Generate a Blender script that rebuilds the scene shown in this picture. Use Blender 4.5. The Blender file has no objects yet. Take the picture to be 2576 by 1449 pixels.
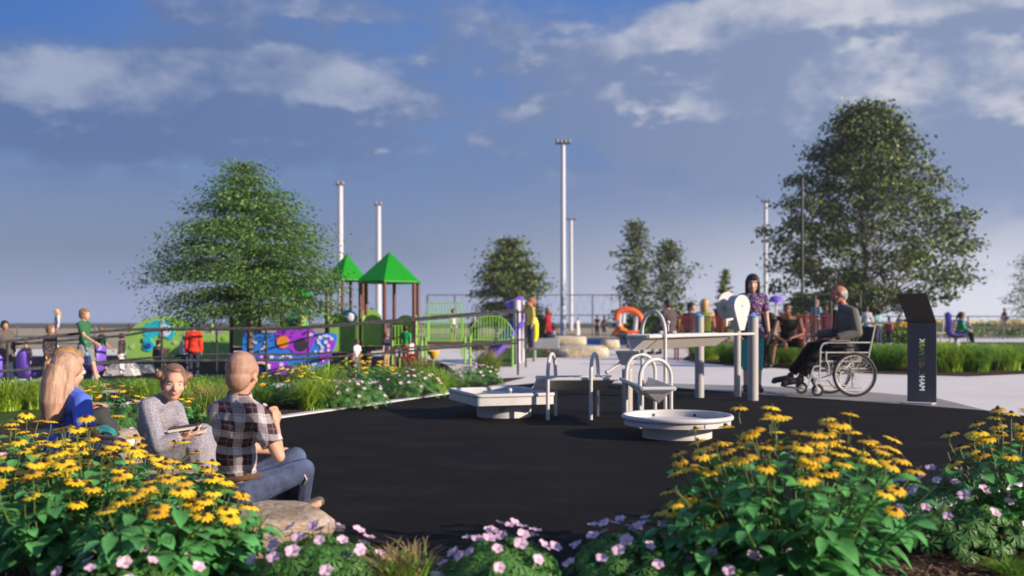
import bpy, math, random
import numpy as np
from mathutils import Vector, Matrix, Quaternion, noise as mnoise
R = math.radians
scene = bpy.context.scene
C = scene.collection
# ------------------------------------------------------------------ camera
FPX = 2504.0; CAMH = 1.05; HOR = 808.0       # focal length (px), eye height (m), horizon row of a 2576 px wide picture
cam_d = bpy.data.cameras.new('camera'); cam = bpy.data.objects.new('camera', cam_d); C.objects.link(cam)
cam.location = (0, 0, CAMH); cam.rotation_euler = (R(90), 0, 0)
cam_d.sensor_width = 36; cam_d.lens = 36*FPX/2576; cam_d.shift_y = 83.5/2576
cam_d.clip_start = 0.05; cam_d.clip_end = 3000
cam_d.dof.use_dof = True; cam_d.dof.focus_distance = 6.8; cam_d.dof.aperture_fstop = 1.7
scene.camera = cam
# ------------------------------------------------------------------ light
SUN_EL, SUN_AZ = R(19), R(25)                # azimuth: from +X turned towards the camera
sd = Vector((math.cos(SUN_EL)*math.cos(SUN_AZ), -math.cos(SUN_EL)*math.sin(SUN_AZ), math.sin(SUN_EL)))
sl = bpy.data.lights.new('sun', 'SUN'); sl.energy = 5.0; sl.angle = R(0.6); sl.color = (1.0, .85, .70)
sun = bpy.data.objects.new('sun', sl); C.objects.link(sun); sun.rotation_euler = sd.to_track_quat('Z', 'Y').to_euler()
sun.location = (20, -10, 20)
scene.view_settings.view_transform = 'Standard'; scene.view_settings.look = 'None'
scene.view_settings.gamma = 1; scene.view_settings.exposure = 0.52
scene.cycles.max_bounces = 5; scene.cycles.transparent_max_bounces = 8
scene.cycles.use_denoising = True

class NT:
    """small helper to write node trees"""
    def __init__(s, t): s.t = t; s.n = t.nodes; s.l = t.links
    def add(s, typ, **kw):
        n = s.n.new(typ)
        for k, v in kw.items():
            if hasattr(n, k): setattr(n, k, v)
        return n
    def put(s, sock, v):
        if isinstance(v, bpy.types.NodeSocket): s.l.new(v, sock)
        elif v is not None:
            try: sock.default_value = v
            except Exception: sock.default_value = (*v, 1) if len(v) == 3 else v
    def m(s, op, a, b=None, c=None, clamp=False):
        n = s.n.new('ShaderNodeMath'); n.operation = op; n.use_clamp = clamp
        s.put(n.inputs[0], a); s.put(n.inputs[1], b); s.put(n.inputs[2], c)
        return n.outputs[0]
    def mix(s, f, a, b, mode='MIX'):
        n = s.n.new('ShaderNodeMix'); n.data_type = 'RGBA'; n.blend_type = mode
        s.put(n.inputs[0], f)
        for i, v in ((6, a), (7, b)):
            if isinstance(v, bpy.types.NodeSocket): s.l.new(v, n.inputs[i])
            else: n.inputs[i].default_value = (*v[:3], 1)
        return n.outputs[2]
    def noise(s, vec, scale, detail=4, rough=.55, dist=0):
        n = s.n.new('ShaderNodeTexNoise'); s.put(n.inputs['Vector'], vec)
        n.inputs['Scale'].default_value = scale; n.inputs['Detail'].default_value = detail
        n.inputs['Roughness'].default_value = rough; n.inputs['Distortion'].default_value = dist
        return n.outputs['Fac']
    def ramp(s, f, stops):
        n = s.n.new('ShaderNodeValToRGB'); s.put(n.inputs[0], f); e = n.color_ramp.elements
        while len(e) < len(stops): e.new(.5)
        for i, (p, c) in enumerate(stops):
            e[i].position = p; e[i].color = (*c[:3], 1) if not isinstance(c, (int, float)) else (c, c, c, 1)
        return n.outputs[0]
    def sm(s, v, a, b, lo=0., hi=1.):
        n = s.n.new('ShaderNodeMapRange'); n.interpolation_type = 'SMOOTHSTEP'; s.put(n.inputs[0], v)
        for i, x in enumerate((a, b, lo, hi)): n.inputs[i+1].default_value = x
        return n.outputs[0]

# ------------------------------------------------------------------ sky: clouds placed by azimuth and elevation
def srgb(r, g, b):
    f = lambda c: (c/255/12.92 if c/255 <= .04045 else ((c/255+.055)/1.055)**2.4)
    return (f(r), f(g), f(b))
world = bpy.data.worlds.new('World'); scene.world = world; world.use_nodes = True
wt = world.node_tree; wt.nodes.clear(); W = NT(wt)
def azel(px, py):
    az = math.atan((px-1288)/FPX); return az, math.atan((HOR-py)/FPX*math.cos(az))
BL = [  # px, py, rx, ry, weight
 (90,225,330,85,1.05), (380,260,360,110,1.0), (560,190,230,95,.95), (790,230,230,105,1.0), (170,330,340,60,.75),
 (640,350,300,60,.5), (960,255,120,50,.45),
 (560,25,260,45,.55), (860,20,200,50,.5), (1210,90,190,90,.75), (1180,330,260,85,.42), (830,430,230,55,.4), (1090,465,90,35,.36),
 (1420,72,60,20,.35), (1560,140,230,60,.6), (1720,90,190,75,.85), (2050,25,240,65,.95), (2400,0,300,60,.8),
 (2000,190,420,120,1.15), (1620,260,330,75,.95), (2380,200,420,150,1.2), (1960,330,420,95,1.0), (2300,360,420,100,.85),
 (1700,390,240,45,.55), (1950,450,330,50,.55), (2600,420,300,120,.6), (300,490,120,35,.3), (30,460,120,40,.3), (1500,470,300,40,.3)]
grp = bpy.data.node_groups.new('cloud_density', 'ShaderNodeTree')
grp.interface.new_socket('az', in_out='INPUT', socket_type='NodeSocketFloat')
grp.interface.new_socket('el', in_out='INPUT', socket_type='NodeSocketFloat')
grp.interface.new_socket('d', in_out='OUTPUT', socket_type='NodeSocketFloat')
Gn = NT(grp); gi = Gn.add('NodeGroupInput'); go = Gn.add('NodeGroupOutput')
cx = Gn.add('ShaderNodeCombineXYZ'); Gn.l.new(gi.outputs[0], cx.inputs[0]); Gn.put(cx.inputs[1], Gn.m('MULTIPLY', gi.outputs[1], 1.9))
n1 = Gn.noise(cx.outputs[0], 6.0, 3, .5); n2 = Gn.noise(cx.outputs[0], 20, 3, .55)
wa = Gn.m('ADD', gi.outputs[0], Gn.m('MULTIPLY', Gn.m('SUBTRACT', n1, .5), .10))
we = Gn.m('ADD', gi.outputs[1], Gn.m('MULTIPLY', Gn.m('SUBTRACT', n2, .5), .045))
tot = None
for px, py, rx, ry, w in BL:
    a0, e0 = azel(px, py)
    da = Gn.m('DIVIDE', Gn.m('SUBTRACT', wa, a0), rx/FPX); de = Gn.m('DIVIDE', Gn.m('SUBTRACT', we, e0), ry/FPX)
    q = Gn.m('ADD', Gn.m('MULTIPLY', da, da), Gn.m('MULTIPLY', de, de))
    g = Gn.m('MULTIPLY', Gn.m('EXPONENT', Gn.m('MULTIPLY', q, -1.1)), w)
    tot = g if tot is None else Gn.m('ADD', tot, g)
# scattered clouds everywhere outside the picture's part of the sky
far = Gn.sm(Gn.m('ABSOLUTE', gi.outputs[0]), .5, .8); tot = Gn.m('ADD', tot, Gn.m('MULTIPLY', far, Gn.m('MULTIPLY', n1, .9)))
tot = Gn.m('ADD', tot, Gn.m('MULTIPLY', Gn.m('SUBTRACT', n1, .5), 1.15))
tot = Gn.m('ADD', tot, Gn.m('MULTIPLY', Gn.m('SUBTRACT', n2, .5), 1.3)); n3 = Gn.noise(cx.outputs[0], 46, 2, .55); tot = Gn.m('ADD', tot, Gn.m('MULTIPLY', Gn.m('SUBTRACT', n3, .5), .45))
Gn.l.new(tot, go.inputs[0])
tc = W.add('ShaderNodeTexCoord'); sp = W.add('ShaderNodeSeparateXYZ'); W.l.new(tc.outputs['Generated'], sp.inputs[0])
AZ = W.m('ARCTAN2', sp.outputs[0], sp.outputs[1]); EL = W.m('ARCSINE', sp.outputs[2])
def dens(a, e):
    n = W.add('ShaderNodeGroup'); n.node_tree = grp; W.put(n.inputs[0], a); W.put(n.inputs[1], e); return n.outputs[0]
d0 = dens(AZ, EL); d1 = dens(W.m('ADD', AZ, .010), W.m('ADD', EL, .022))
cover = W.sm(d0, -.05, .85)
cv = W.add('ShaderNodeCombineXYZ'); W.l.new(AZ, cv.inputs[0]); W.put(cv.inputs[1], W.m('MULTIPLY', EL, 1.5))
puff = W.sm(W.noise(cv.outputs[0], 10, 5, .55), .36, .68)
rim = W.m('MULTIPLY', W.m('MULTIPLY', W.sm(W.m('SUBTRACT', d0, d1), -.04, .50), W.sm(d0, .15, .75)), puff)
sky = W.add('ShaderNodeTexSky', sky_type='NISHITA', sun_disc=False); sky.sun_elevation = SUN_EL; sky.sun_rotation = R(90)+SUN_AZ
sky.air_density = 1.3; sky.dust_density = 1.0; sky.ozone_density = 3.0
S = .0715; K = 10.
sc = lambda c, k=1.: tuple(x*K*k for x in c)
elr = W.m('MULTIPLY', EL, 3.0)
gradc = W.ramp(elr, [(0.0, sc(srgb(134, 154, 202), .1)), (.20, sc(srgb(112, 128, 166), .1)), (.55, sc(srgb(100, 131, 186), .1)), (.95, sc(srgb(82, 124, 194), .1))])
gradc = W.mix(1.0, gradc, (K, K, K), 'MULTIPLY')
base = W.mix(.88, sky.outputs[0], gradc)
# deep blue at the upper left, pale towards the right horizon
base = W.mix(W.m('MULTIPLY', W.sm(AZ, -.2, -.55), W.sm(EL, .12, .30)), base, sc(srgb(62, 112, 188)))
glow = W.m('MULTIPLY', W.sm(AZ, -.22, .50), W.sm(EL, .16, .0))
base = W.mix(glow, base, sc(srgb(226, 229, 240)))
cshade = W.mix(W.sm(AZ, -.45, .5), sc(srgb(94, 118, 163)), sc(srgb(134, 150, 182)))
cshade = W.mix(W.sm(EL, .16, .04), cshade, sc(srgb(144, 161, 197)))
cloudc = W.mix(W.m('MULTIPLY', rim, .82, clamp=True), cshade, W.mix(W.sm(AZ, -.3, .3), sc(srgb(168, 178, 200)), sc(srgb(214, 214, 222))))
skyc = W.mix(W.m('MULTIPLY', cover, .95), base, cloudc)
skyc = W.mix(W.m('MULTIPLY', W.sm(EL, .12, .02), .4), skyc, base)
skyc = W.mix(W.sm(EL, .0, -.02), skyc, sc((.10, .10, .08)))
bg = W.add('ShaderNodeBackground'); W.l.new(skyc, bg.inputs[0]); bg.inputs[1].default_value = S
world.cycles.sampling_method = 'MANUAL'; world.cycles.sample_map_resolution = 128
wo = W.add('ShaderNodeOutputWorld'); W.l.new(bg.outputs[0], wo.inputs[0])

# ------------------------------------------------------------------ helpers
def P(px, py, D): return Vector(((px-1288)/FPX*D, D, CAMH-(py-HOR)/FPX*D))
def GD(py): return FPX*CAMH/(py-HOR)
def G(px, py): return P(px, py, GD(py))
def tag(o, label=None, cat=None, group=None, kind=None):
    if label: o['label'] = label
    if cat: o['category'] = cat
    if group: o['group'] = group
    if kind: o['kind'] = kind
    return o
def thing(name, label, cat, loc=(0, 0, 0), rz=0, group=None):
    o = bpy.data.objects.new(name, None); o.empty_display_size = .1; C.objects.link(o)
    o.location = loc; o.rotation_euler = (0, 0, rz); return tag(o, label, cat, group)
def frame_of(d):
    d = Vector(d).normalized(); a = Vector((0, 0, 1)) if abs(d.z) < .9 else Vector((0, 1, 0))
    u = d.cross(a).normalized(); return d, u, u.cross(d).normalized()
class MB:
    def __init__(s): s.v = []; s.f = []; s.mi = []; s.m = 0
    def add(s, vs, fs):
        o = len(s.v); s.v += [tuple(v) for v in vs]; s.f += [tuple(i+o for i in f) for f in fs]; s.mi += [s.m]*len(fs); return s
    def box(s, c, d, rot=None, bev=0):
        c = Vector(c); x, y, z = d[0]/2, d[1]/2, d[2]/2
        M = rot if rot is not None else Matrix.Identity(3)
        if bev <= 0:
            vs = [c+M@Vector((i*x, j*y, k*z)) for k in (-1, 1) for j in (-1, 1) for i in (-1, 1)]
            return s.add(vs, [(0, 2, 3, 1), (4, 5, 7, 6), (0, 1, 5, 4), (2, 6, 7, 3), (0, 4, 6, 2), (1, 3, 7, 5)])
        b = bev
        def ring(zz, e): return [c+M@Vector((sx*(x-ex), sy*(y-ey), zz)) for sx, sy, ex, ey in
              ((-1, -1, e, e+b), (-1, -1, e+b, e), (1, -1, e+b, e), (1, -1, e, e+b), (1, 1, e, e+b), (1, 1, e+b, e), (-1, 1, e+b, e), (-1, 1, e, e+b))]
        rs = [ring(-z, b), ring(-z+b, 0), ring(z-b, 0), ring(z, b)]; vs = sum(rs, [])
        fs = [tuple(range(7, -1, -1)), tuple(range(24, 32))]
        for k in range(3): fs += [(k*8+i, k*8+(i+1) % 8, k*8+8+(i+1) % 8, k*8+8+i) for i in range(8)]
        return s.add(vs, fs)
    def tube(s, pts, r, n=8, closed=False, caps=True):
        pts = [Vector(p) for p in pts]; N = len(pts); rr = r if isinstance(r, (list, tuple)) else [r]*N
        vs = []; u = None
        for i, p in enumerate(pts):
            if closed: t = pts[(i+1) % N]-pts[i-1]
            else: t = pts[min(i+1, N-1)]-pts[max(i-1, 0)]
            t = t.normalized() if t.length > 1e-9 else Vector((0, 0, 1))
            if u is None: _, u, _ = frame_of(t)
            u = (u-t*u.dot(t)); u = u.normalized() if u.length > 1e-6 else frame_of(t)[1]
            w = t.cross(u)
            for k in range(n):
                a = 2*math.pi*k/n; vs.append(p+(u*math.cos(a)+w*math.sin(a))*rr[i])
        fs = []
        for i in range(N if closed else N-1):
            j = (i+1) % N
            fs += [(i*n+k, i*n+(k+1) % n, j*n+(k+1) % n, j*n+k) for k in range(n)]
        if caps and not closed: fs += [tuple(range(n-1, -1, -1)), tuple((N-1)*n+k for k in range(n))]
        return s.add(vs, fs)
    def cyl(s, a, b, r, r2=None, n=20): return s.tube([a, b], [r, r if r2 is None else r2], n)
    def lathe(s, c, prof, n=32, axis=(0, 0, 1), closed=False):
        c = Vector(c); d, u, w = frame_of(axis)
        if abs(d.z) > .99: u, w = Vector((1, 0, 0)), Vector((0, 1, 0))*(1 if d.z > 0 else -1)
        vs = []
        for r, z in prof:
            for k in range(n):
                a = 2*math.pi*k/n; vs.append(c+d*z+(u*math.cos(a)+w*math.sin(a))*max(r, 1e-4))
        N = len(prof); fs = []
        for i in range(N if closed else N-1):
            j = (i+1) % N; fs += [(i*n+k, i*n+(k+1) % n, j*n+(k+1) % n, j*n+k) for k in range(n)]
        return s.add(vs, fs)
    def prism(s, outline, o, ux, uy, t):
        """outline in (a, b) extruded along ux x uy by t"""
        o = Vector(o); ux = Vector(ux); uy = Vector(uy); nn = ux.cross(uy).normalized()*t; N = len(outline)
        vs = [o+ux*a+uy*b for a, b in outline]+[o+ux*a+uy*b+nn for a, b in outline]
        fs = [tuple(range(N-1, -1, -1)), tuple(range(N, 2*N))]+[(i, (i+1) % N, N+(i+1) % N, N+i) for i in range(N)]
        return s.add(vs, fs)
    def ell(s, c, r, rot=None, n=12, m=8):
        c = Vector(c); M = rot if rot is not None else Matrix.Identity(3)
        r = (r, r, r) if isinstance(r, (int, float)) else r
        vs = [c+M@Vector((0, 0, -r[2]))]
        for i in range(1, m):
            t = math.pi*i/m-math.pi/2
            for k in range(n):
                a = 2*math.pi*k/n; vs.append(c+M@Vector((r[0]*math.cos(t)*math.cos(a), r[1]*math.cos(t)*math.sin(a), r[2]*math.sin(t))))
        vs.append(c+M@Vector((0, 0, r[2]))); L = len(vs)-1
        fs = [(0, 1+(k+1) % n, 1+k) for k in range(n)]
        for i in range(m-2): fs += [(1+i*n+k, 1+i*n+(k+1) % n, 1+(i+1)*n+(k+1) % n, 1+(i+1)*n+k) for k in range(n)]
        fs += [(L, 1+(m-2)*n+k, 1+(m-2)*n+(k+1) % n) for k in range(n)]
        return s.add(vs, fs)
    def cap(s, a, b, ra, rb, n=12):
        a = Vector(a); b = Vector(b); d = (b-a); L = d.length
        if L < 1e-5: return s.ell(a, ra)
        d /= L; pts = []; rr = []
        for t in (90, 65, 40, 20): pts.append(a-d*ra*math.sin(R(t))); rr.append(max(ra*math.cos(R(t)), 1e-4))
        pts += [a, b]; rr += [ra, rb]
        for t in (20, 40, 65, 90): pts.append(b+d*rb*math.sin(R(t))); rr.append(max(rb*math.cos(R(t)), 1e-4))
        return s.tube(pts, rr, n)
    def build(s, name, mats, parent=None, smooth=True, loc=None, angle=40):
        me = bpy.data.meshes.new(name); me.from_pydata(s.v, [], s.f)
        for m in (mats if isinstance(mats, (list, tuple)) else [mats]): me.materials.append(m)
        if len(set(s.mi)) > 1: me.polygons.foreach_set('material_index', s.mi)
        if smooth: me.polygons.foreach_set('use_smooth', [True]*len(me.polygons)); me.set_sharp_from_angle(angle=R(angle))
        me.update()
        o = bpy.data.objects.new(name, me); C.objects.link(o)
        if parent: o.parent = parent
        if loc is not None: o.location = loc
        return o
def npmesh(name, V, F, mats, parent=None, mi=None, smooth=False):
    """V (n,3) array, F (m,k) array of equal-sized faces"""
    V = np.asarray(V, dtype=np.float32); F = np.asarray(F, dtype=np.int32); k = F.shape[1]
    me = bpy.data.meshes.new(name); me.vertices.add(len(V)); me.vertices.foreach_set('co', V.ravel())
    me.loops.add(F.size); me.loops.foreach_set('vertex_index', F.ravel())
    me.polygons.add(len(F)); me.polygons.foreach_set('loop_start', np.arange(0, F.size, k, dtype=np.int32))
    for m in (mats if isinstance(mats, (list, tuple)) else [mats]): me.materials.append(m)
    if mi is not None: me.polygons.foreach_set('material_index', np.asarray(mi, dtype=np.int32))
    if smooth: me.polygons.foreach_set('use_smooth', np.ones(len(F), dtype=bool))
    me.update(calc_edges=True); me.validate()
    o = bpy.data.objects.new(name, me); C.objects.link(o)
    if parent: o.parent = parent
    return o
def dup(root, loc=None, rz=None, label=None, scale=None):
    r = root.copy(); C.objects.link(r)
    if loc is not None: r.location = loc
    if rz is not None: r.rotation_euler = (0, 0, rz)
    if scale is not None: r.scale = scale if isinstance(scale, (tuple, list)) else (scale,)*3
    if label: r['label'] = label
    for ch in list(root.children):
        c = ch.copy(); C.objects.link(c); c.parent = r
        for g in list(ch.children):
            d = g.copy(); C.objects.link(d); d.parent = c
    return r
_mats = {}
def pm(name, col, rough=.55, var=.12, scale=12, bump=0., bscale=None, metal=0., spec=.5, trans=0., stretch=None, rnd=0., sheen=0.):
    """procedural material: base colour broken up by noise, optional bump and translucency"""
    if name in _mats: return _mats[name]
    m = bpy.data.materials.new(name); m.use_nodes = True; N = NT(m.node_tree); b = N.n['Principled BSDF']; out = N.n['Material Output']
    t = N.add('ShaderNodeTexCoord'); vec = t.outputs['Object']
    if stretch:
        mp = N.add('ShaderNodeMapping'); mp.inputs['Scale'].default_value = stretch; N.l.new(vec, mp.inputs[0]); vec = mp.outputs[0]
    f = N.noise(vec, scale, 5, .6)
    f = N.sm(f, .28, .72)
    c0 = tuple(max(0, x*(1-var)) for x in col); c1 = tuple(min(1, x*(1+var)) for x in col)
    colr = N.mix(f, c0, c1)
    if rnd:
        oi = N.add('ShaderNodeObjectInfo'); hs = N.add('ShaderNodeHueSaturation')
        N.put(hs.inputs['Value'], N.m('ADD', N.m('MULTIPLY', oi.outputs['Random'], 2*rnd), 1-rnd)); N.put(hs.inputs['Hue'], N.m('ADD', N.m('MULTIPLY', oi.outputs['Random'], .03), .485)); N.l.new(colr, hs.inputs['Color']); colr = hs.outputs[0]
    N.l.new(colr, b.inputs['Base Color'])
    b.inputs['Roughness'].default_value = rough; b.inputs['Metallic'].default_value = metal
    b.inputs['Specular IOR Level'].default_value = spec
    if sheen: b.inputs['Sheen Weight'].default_value = sheen
    if bump:
        bn = N.add('ShaderNodeBump'); bn.inputs['Strength'].default_value = min(1, bump); bn.inputs['Distance'].default_value = .01*max(1, bump)
        N.l.new(N.noise(vec, bscale or scale*3, 6, .65), bn.inputs['Height']); N.l.new(bn.outputs[0], b.inputs['Normal'])
    if trans:
        tr = N.add('ShaderNodeBsdfTranslucent'); N.l.new(colr, tr.inputs[0]); mx = N.add('ShaderNodeMixShader'); mx.inputs[0].default_value = trans
        N.l.new(b.outputs[0], mx.inputs[1]); N.l.new(tr.outputs[0], mx.inputs[2]); N.l.new(mx.outputs[0], out.inputs['Surface'])
    _mats[name] = m; return m

# ------------------------------------------------------------------ ground sheets
def sheet(name, pts, z, mat, kind='structure', px=True, zz=None):
    vs = []
    for p in pts:
        q = Vector((p[0], p[1], 0)) if (not px or len(p) == 3) else G(*p); vs.append((q.x, q.y, z))
    me = bpy.data.meshes.new(name); me.from_pydata(vs, [], [tuple(range(len(vs)))]); me.materials.append(mat); me.update()
    if me.polygons[0].normal.z < 0: me.flip_normals()
    o = bpy.data.objects.new(name, me); C.objects.link(o); return tag(o, kind=kind)
def ground_mat(name, stops, scale=1., bump=.4, bscale=30., rough=.95, fine=40., finef=.35, stretch=None):
    m = bpy.data.materials.new(name); m.use_nodes = True; N = NT(m.node_tree); b = N.n['Principled BSDF']
    g = N.add('ShaderNodeTexCoord').outputs['Object']
    if stretch:
        mp = N.add('ShaderNodeMapping'); mp.inputs['Scale'].default_value = stretch; N.l.new(g, mp.inputs[0]); g = mp.outputs[0]
    a = N.noise(g, scale, 6, .6); f = N.noise(g, fine, 5, .7)
    v = N.m('ADD', N.m('MULTIPLY', a, 1-finef), N.m('MULTIPLY', f, finef))
    N.l.new(N.ramp(v, stops), b.inputs['Base Color']); b.inputs['Roughness'].default_value = rough; b.inputs['Specular IOR Level'].default_value = .12
    bn = N.add('ShaderNodeBump'); bn.inputs['Strength'].default_value = bump; bn.inputs['Distance'].default_value = .02
    N.l.new(N.noise(g, bscale, 6, .7), bn.inputs['Height']); N.l.new(bn.outputs[0], b.inputs['Normal'])
    return m
m_field = ground_mat('field_grass', [(.3, (.035, .048, .020)), (.5, (.060, .070, .030)), (.7, (.10, .095, .045))], .03, .3, 3, fine=.6)
m_dry = ground_mat('dry_sand', [(.3, (.26, .20, .12)), (.5, (.40, .32, .21)), (.7, (.52, .45, .34))], .12, .2, 6, fine=1.5, stretch=(.3, 1, 1))
m_pave = ground_mat('light_concrete', [(.3, (.66, .61, .56)), (.5, (.73, .68, .63)), (.7, (.79, .74, .69))], .6, .25, 60, fine=14)
m_ring = ground_mat('grey_concrete', [(.3, (.24, .23, .22)), (.5, (.30, .285, .275)), (.7, (.34, .325, .315))], .9, .2, 60, fine=20)
m_rub = ground_mat('black_rubber', [(.30, (.0045, .0038, .0034)), (.46, (.0085, .0073, .0064)), (.56, (.015, .0130, .0115)), (.66, (.034, .030, .027)), (.8, (.08, .074, .068))], 2.2, .8, 70, .85, fine=60, finef=.55, stretch=(.7, 1, 1))
m_mulch = ground_mat('bark_mulch', [(.30, (.012, .008, .006)), (.45, (.045, .028, .018)), (.6, (.11, .068, .042)), (.75, (.20, .13, .085))], 26, 1., 50, fine=70, finef=.5, stretch=(1, .45, 1))
m_turf = ground_mat('turf', [(.3, (.035, .065, .010)), (.5, (.060, .105, .018)), (.7, (.09, .14, .03))], 2, .8, 90, fine=80)
m_lawn = m_turf
m_court = ground_mat('blue_court', [(.3, (.02, .10, .25)), (.6, (.035, .15, .34))], .5, .1, 20, fine=3)
m_kerb = ground_mat('kerb_concrete', [(.3, (.55, .54, .54)), (.7, (.68, .67, .67))], 3, .3, 60, fine=20)
sheet('ground', [(-500, -40), (500, -40), (500, 560), (-500, 560)], -.02, m_field, px=False)
# tan infield bands far away, the blue court and the pale running strip
sheet('sandy_field', [(-300, 34.5), (60, 34.5), (80, 150), (-400, 150)], -.014, m_dry, px=False)
sheet('court', [(1328, 868), (1700, 868), (1680, 850), (1336, 850)], -.008, m_court)
sheet('pavement', [(-60, 6.0), (60, 6.0), (75, 64), (18, 64), (12, 38), (2.2, 38), (-9, 38), (-60, 36)], -.010, m_pave, px=False)
bedpx = [(1325, 949), (1150, 957), (900, 970), (600, 978), (300, 988), (0, 1003), (-400, 1022), (-700, 1110), (-1700, 1700), (-1600, 2300), (4400, 2300), (4400, 1400), (2800, 1100), (2576, 1051), (1900, 1100), (1107, 991), (1242, 969)]
sheet('mulch_bed', [(1325, 949), (1150, 957), (900, 970), (600, 978), (300, 988), (0, 1003), (-400, 1022), (-9.5, 9, 0), (-9.5, .8, 0), (9.5, .8, 0), (9.5, 6.5, 0), (2200, 1200), (1400, 1100), (700, 1080), (1107, 991), (1242, 969)], .004, m_mulch)
ring_top = [(1420, 964), (1544, 962), (1700, 965), (1912, 971), (2150, 983), (2352, 1000), (2448, 1024), (2576, 1054), (2760, 1105), (2900, 1190)]
ring_bot = [(2700, 1180), (2576, 1085), (2288, 1030), (1912, 1010), (1700, 985), (1400, 975)]
sheet('grey_path', ring_top+ring_bot, .000, m_ring)
black = [(640, 1062), (800, 1039), (955, 1017), (1107, 995), (1225, 977), (1341, 965), (1440, 964.5), (1544, 966), (1700, 976), (1912, 994), (2100, 1006), (2288, 1019), (2480, 1034), (2640, 1056), (2740, 1085), (2770, 1120), (2700, 1175), (2500, 1235), (2200, 1310), (1900, 1400), (1650, 1455), (1350, 1480), (1050, 1450), (850, 1390), (700, 1310), (590, 1220), (560, 1150), (590, 1090)]
sheet('play_surface', black, .008, m_rub)
kb = MB()
def strip(mb, pts, w, h, z0=0.):
    q = [G(*p) for p in pts]; q = [Vector((p.x, p.y, 0)) for p in q]; L = []; 
    for i, p in enumerate(q):
        t = (q[min(i+1, len(q)-1)]-q[max(i-1, 0)]).normalized(); nrm = Vector((-t.y, t.x, 0)); L.append((p+nrm*w/2, p-nrm*w/2))
    vs = []
    for a, b in L: vs += [a+Vector((0, 0, z0)), a+Vector((0, 0, h)), b+Vector((0, 0, h)), b+Vector((0, 0, z0))]
    fs = []
    for i in range(len(L)-1):
        o = i*4; fs += [(o+k, o+k+1, o+5+k, o+4+k) for k in range(3)]
    mb.add(vs, fs)
strip(kb, [(500, 1082), (640, 1061), (800, 1038), (955, 1016), (1107, 994), (1160, 986)], .13, .022)
kb.build('kerb_strip', m_kerb)['kind'] = 'structure'
kb = MB()
strip(kb, [(2770, 1120), (2700, 1176), (2500, 1237), (2200, 1313), (1900, 1405), (1650, 1462), (1350, 1487), (1050, 1456), (850, 1396)], .12, .022)
kb.build('kerb_edge', m_kerb)['kind'] = 'structure'
# rubber under the left playground, dark lane at the right, turf under the slide
sheet('playground_surface', [(-900, 1000), (0, 985), (300, 979), (600, 966), (900, 955), (1110, 948), (1148, 936), (1120, 915), (1050, 897), (700, 890), (300, 893), (-900, 905)], -.004, m_rub)
sheet('dark_lane', [(1950, 872), (3300, 876), (3300, 861), (1950, 860)], -.005, ground_mat('asphalt', [(.3, (.035, .035, .038)), (.7, (.06, .06, .062))], 1, .3, 30))
sheet('turf_lawn', [(1225, 935), (1262, 922), (1290, 921.5), (1313, 901), (1400, 897.5), (1420, 868), (1330, 860), (1290, 865), (1262, 880)], -.004, m_turf)
sheet('grass_patch', [(-500, 1075), (-30, 1032), (60, 1022), (120, 1030), (90, 1062), (-30, 1085), (-500, 1190)], .010, m_turf)
right_bed = [(1716, 905), (1760, 912), (1845, 920), (1965, 926), (2080, 935), (2214, 940), (2436, 946), (2576, 940), (2900, 925), (3000, 895), (2900, 876), (2300, 872), (1900, 878), (1740, 888)]
sheet('mulch_island', right_bed, -.003, m_mulch)
sheet('mulch_corner', [(1172, 878), (1200, 882), (1245, 881), (1262, 875), (1230, 871), (1190, 872)], -.003, m_mulch)
# ================================================================== water play equipment
m_white = pm('white_powder_coat', (.54, .52, .50), .42, .08, 5, .12, 60)
m_greige = pm('greige_panel', (.50, .465, .425), .5, .04, 8, .1, 60)
m_post = pm('warm_grey_post', (.40, .375, .345), .45, .04, 10, .1, 50, stretch=(1, 1, .2))
m_blue = pm('light_blue_plastic', (.13, .33, .72), .4, .04)
m_dark = pm('dark_opening', (.03, .03, .03), .6, .1)
m_wsurf = pm('basin_floor', (.58, .56, .55), .35, .05, 5, .1, 20)
GP = 'white water play troughs and basins'
def rect_ring(hx, hy, r, z, n=5):
    pts = []
    for cxx, cyy, a0 in ((hx-r, hy-r, 0), (-hx+r, hy-r, 90), (-hx+r, -hy+r, 180), (hx-r, -hy+r, 270)):
        for k in range(n+1): a = R(a0+90*k/n); pts.append((cxx+r*math.cos(a), cyy+r*math.sin(a), z))
    return pts
# square basin
t = thing('water_basin', 'square white water basin with ball lever on a round pedestal', 'water table', (-.135, 11.0, 0), math.atan2(.33, .94), GP)
mb = MB(); o = rect_ring(.44, .54, .05, .165); i_ = rect_ring(.44, .54, .05, .262); k_ = rect_ring(.41, .51, .03, .262); b_ = rect_ring(.41, .51, .03, .20)
def loft(mb, rings, cap0=True, cap1=True):
    n = len(rings[0]); vs = [p for r_ in rings for p in r_]; fs = []
    for i in range(len(rings)-1): fs += [(i*n+k, i*n+(k+1) % n, (i+1)*n+(k+1) % n, (i+1)*n+k) for k in range(n)]
    if cap0: fs.append(tuple(range(n-1, -1, -1)))
    if cap1: fs.append(tuple((len(rings)-1)*n+k for k in range(n)))
    mb.add(vs, fs)
loft(mb, [o, i_, k_, b_]); mb.build('basin', m_white, t)
mb = MB(); mb.tube(rect_ring(.435, .535, .055, .268), .022, 10, closed=True); mb.build('rim', m_white, t)
mb = MB(); mb.box((.12, .05, .225), (.42, .62, .045), Matrix.Rotation(R(4), 3, 'Y'), .01); mb.build('ramp_insert', m_wsurf, t)
mb = MB(); mb.lathe((-.02, -.40, .20), [(0, 0), (.07, 0), (.065, .025), (.03, .04), (.012, .05), (.011, .085), (.02, .095)], 20); mb.ell((-.02, -.40, .315), .024); mb.build('ball_lever', m_white, t)
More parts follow.
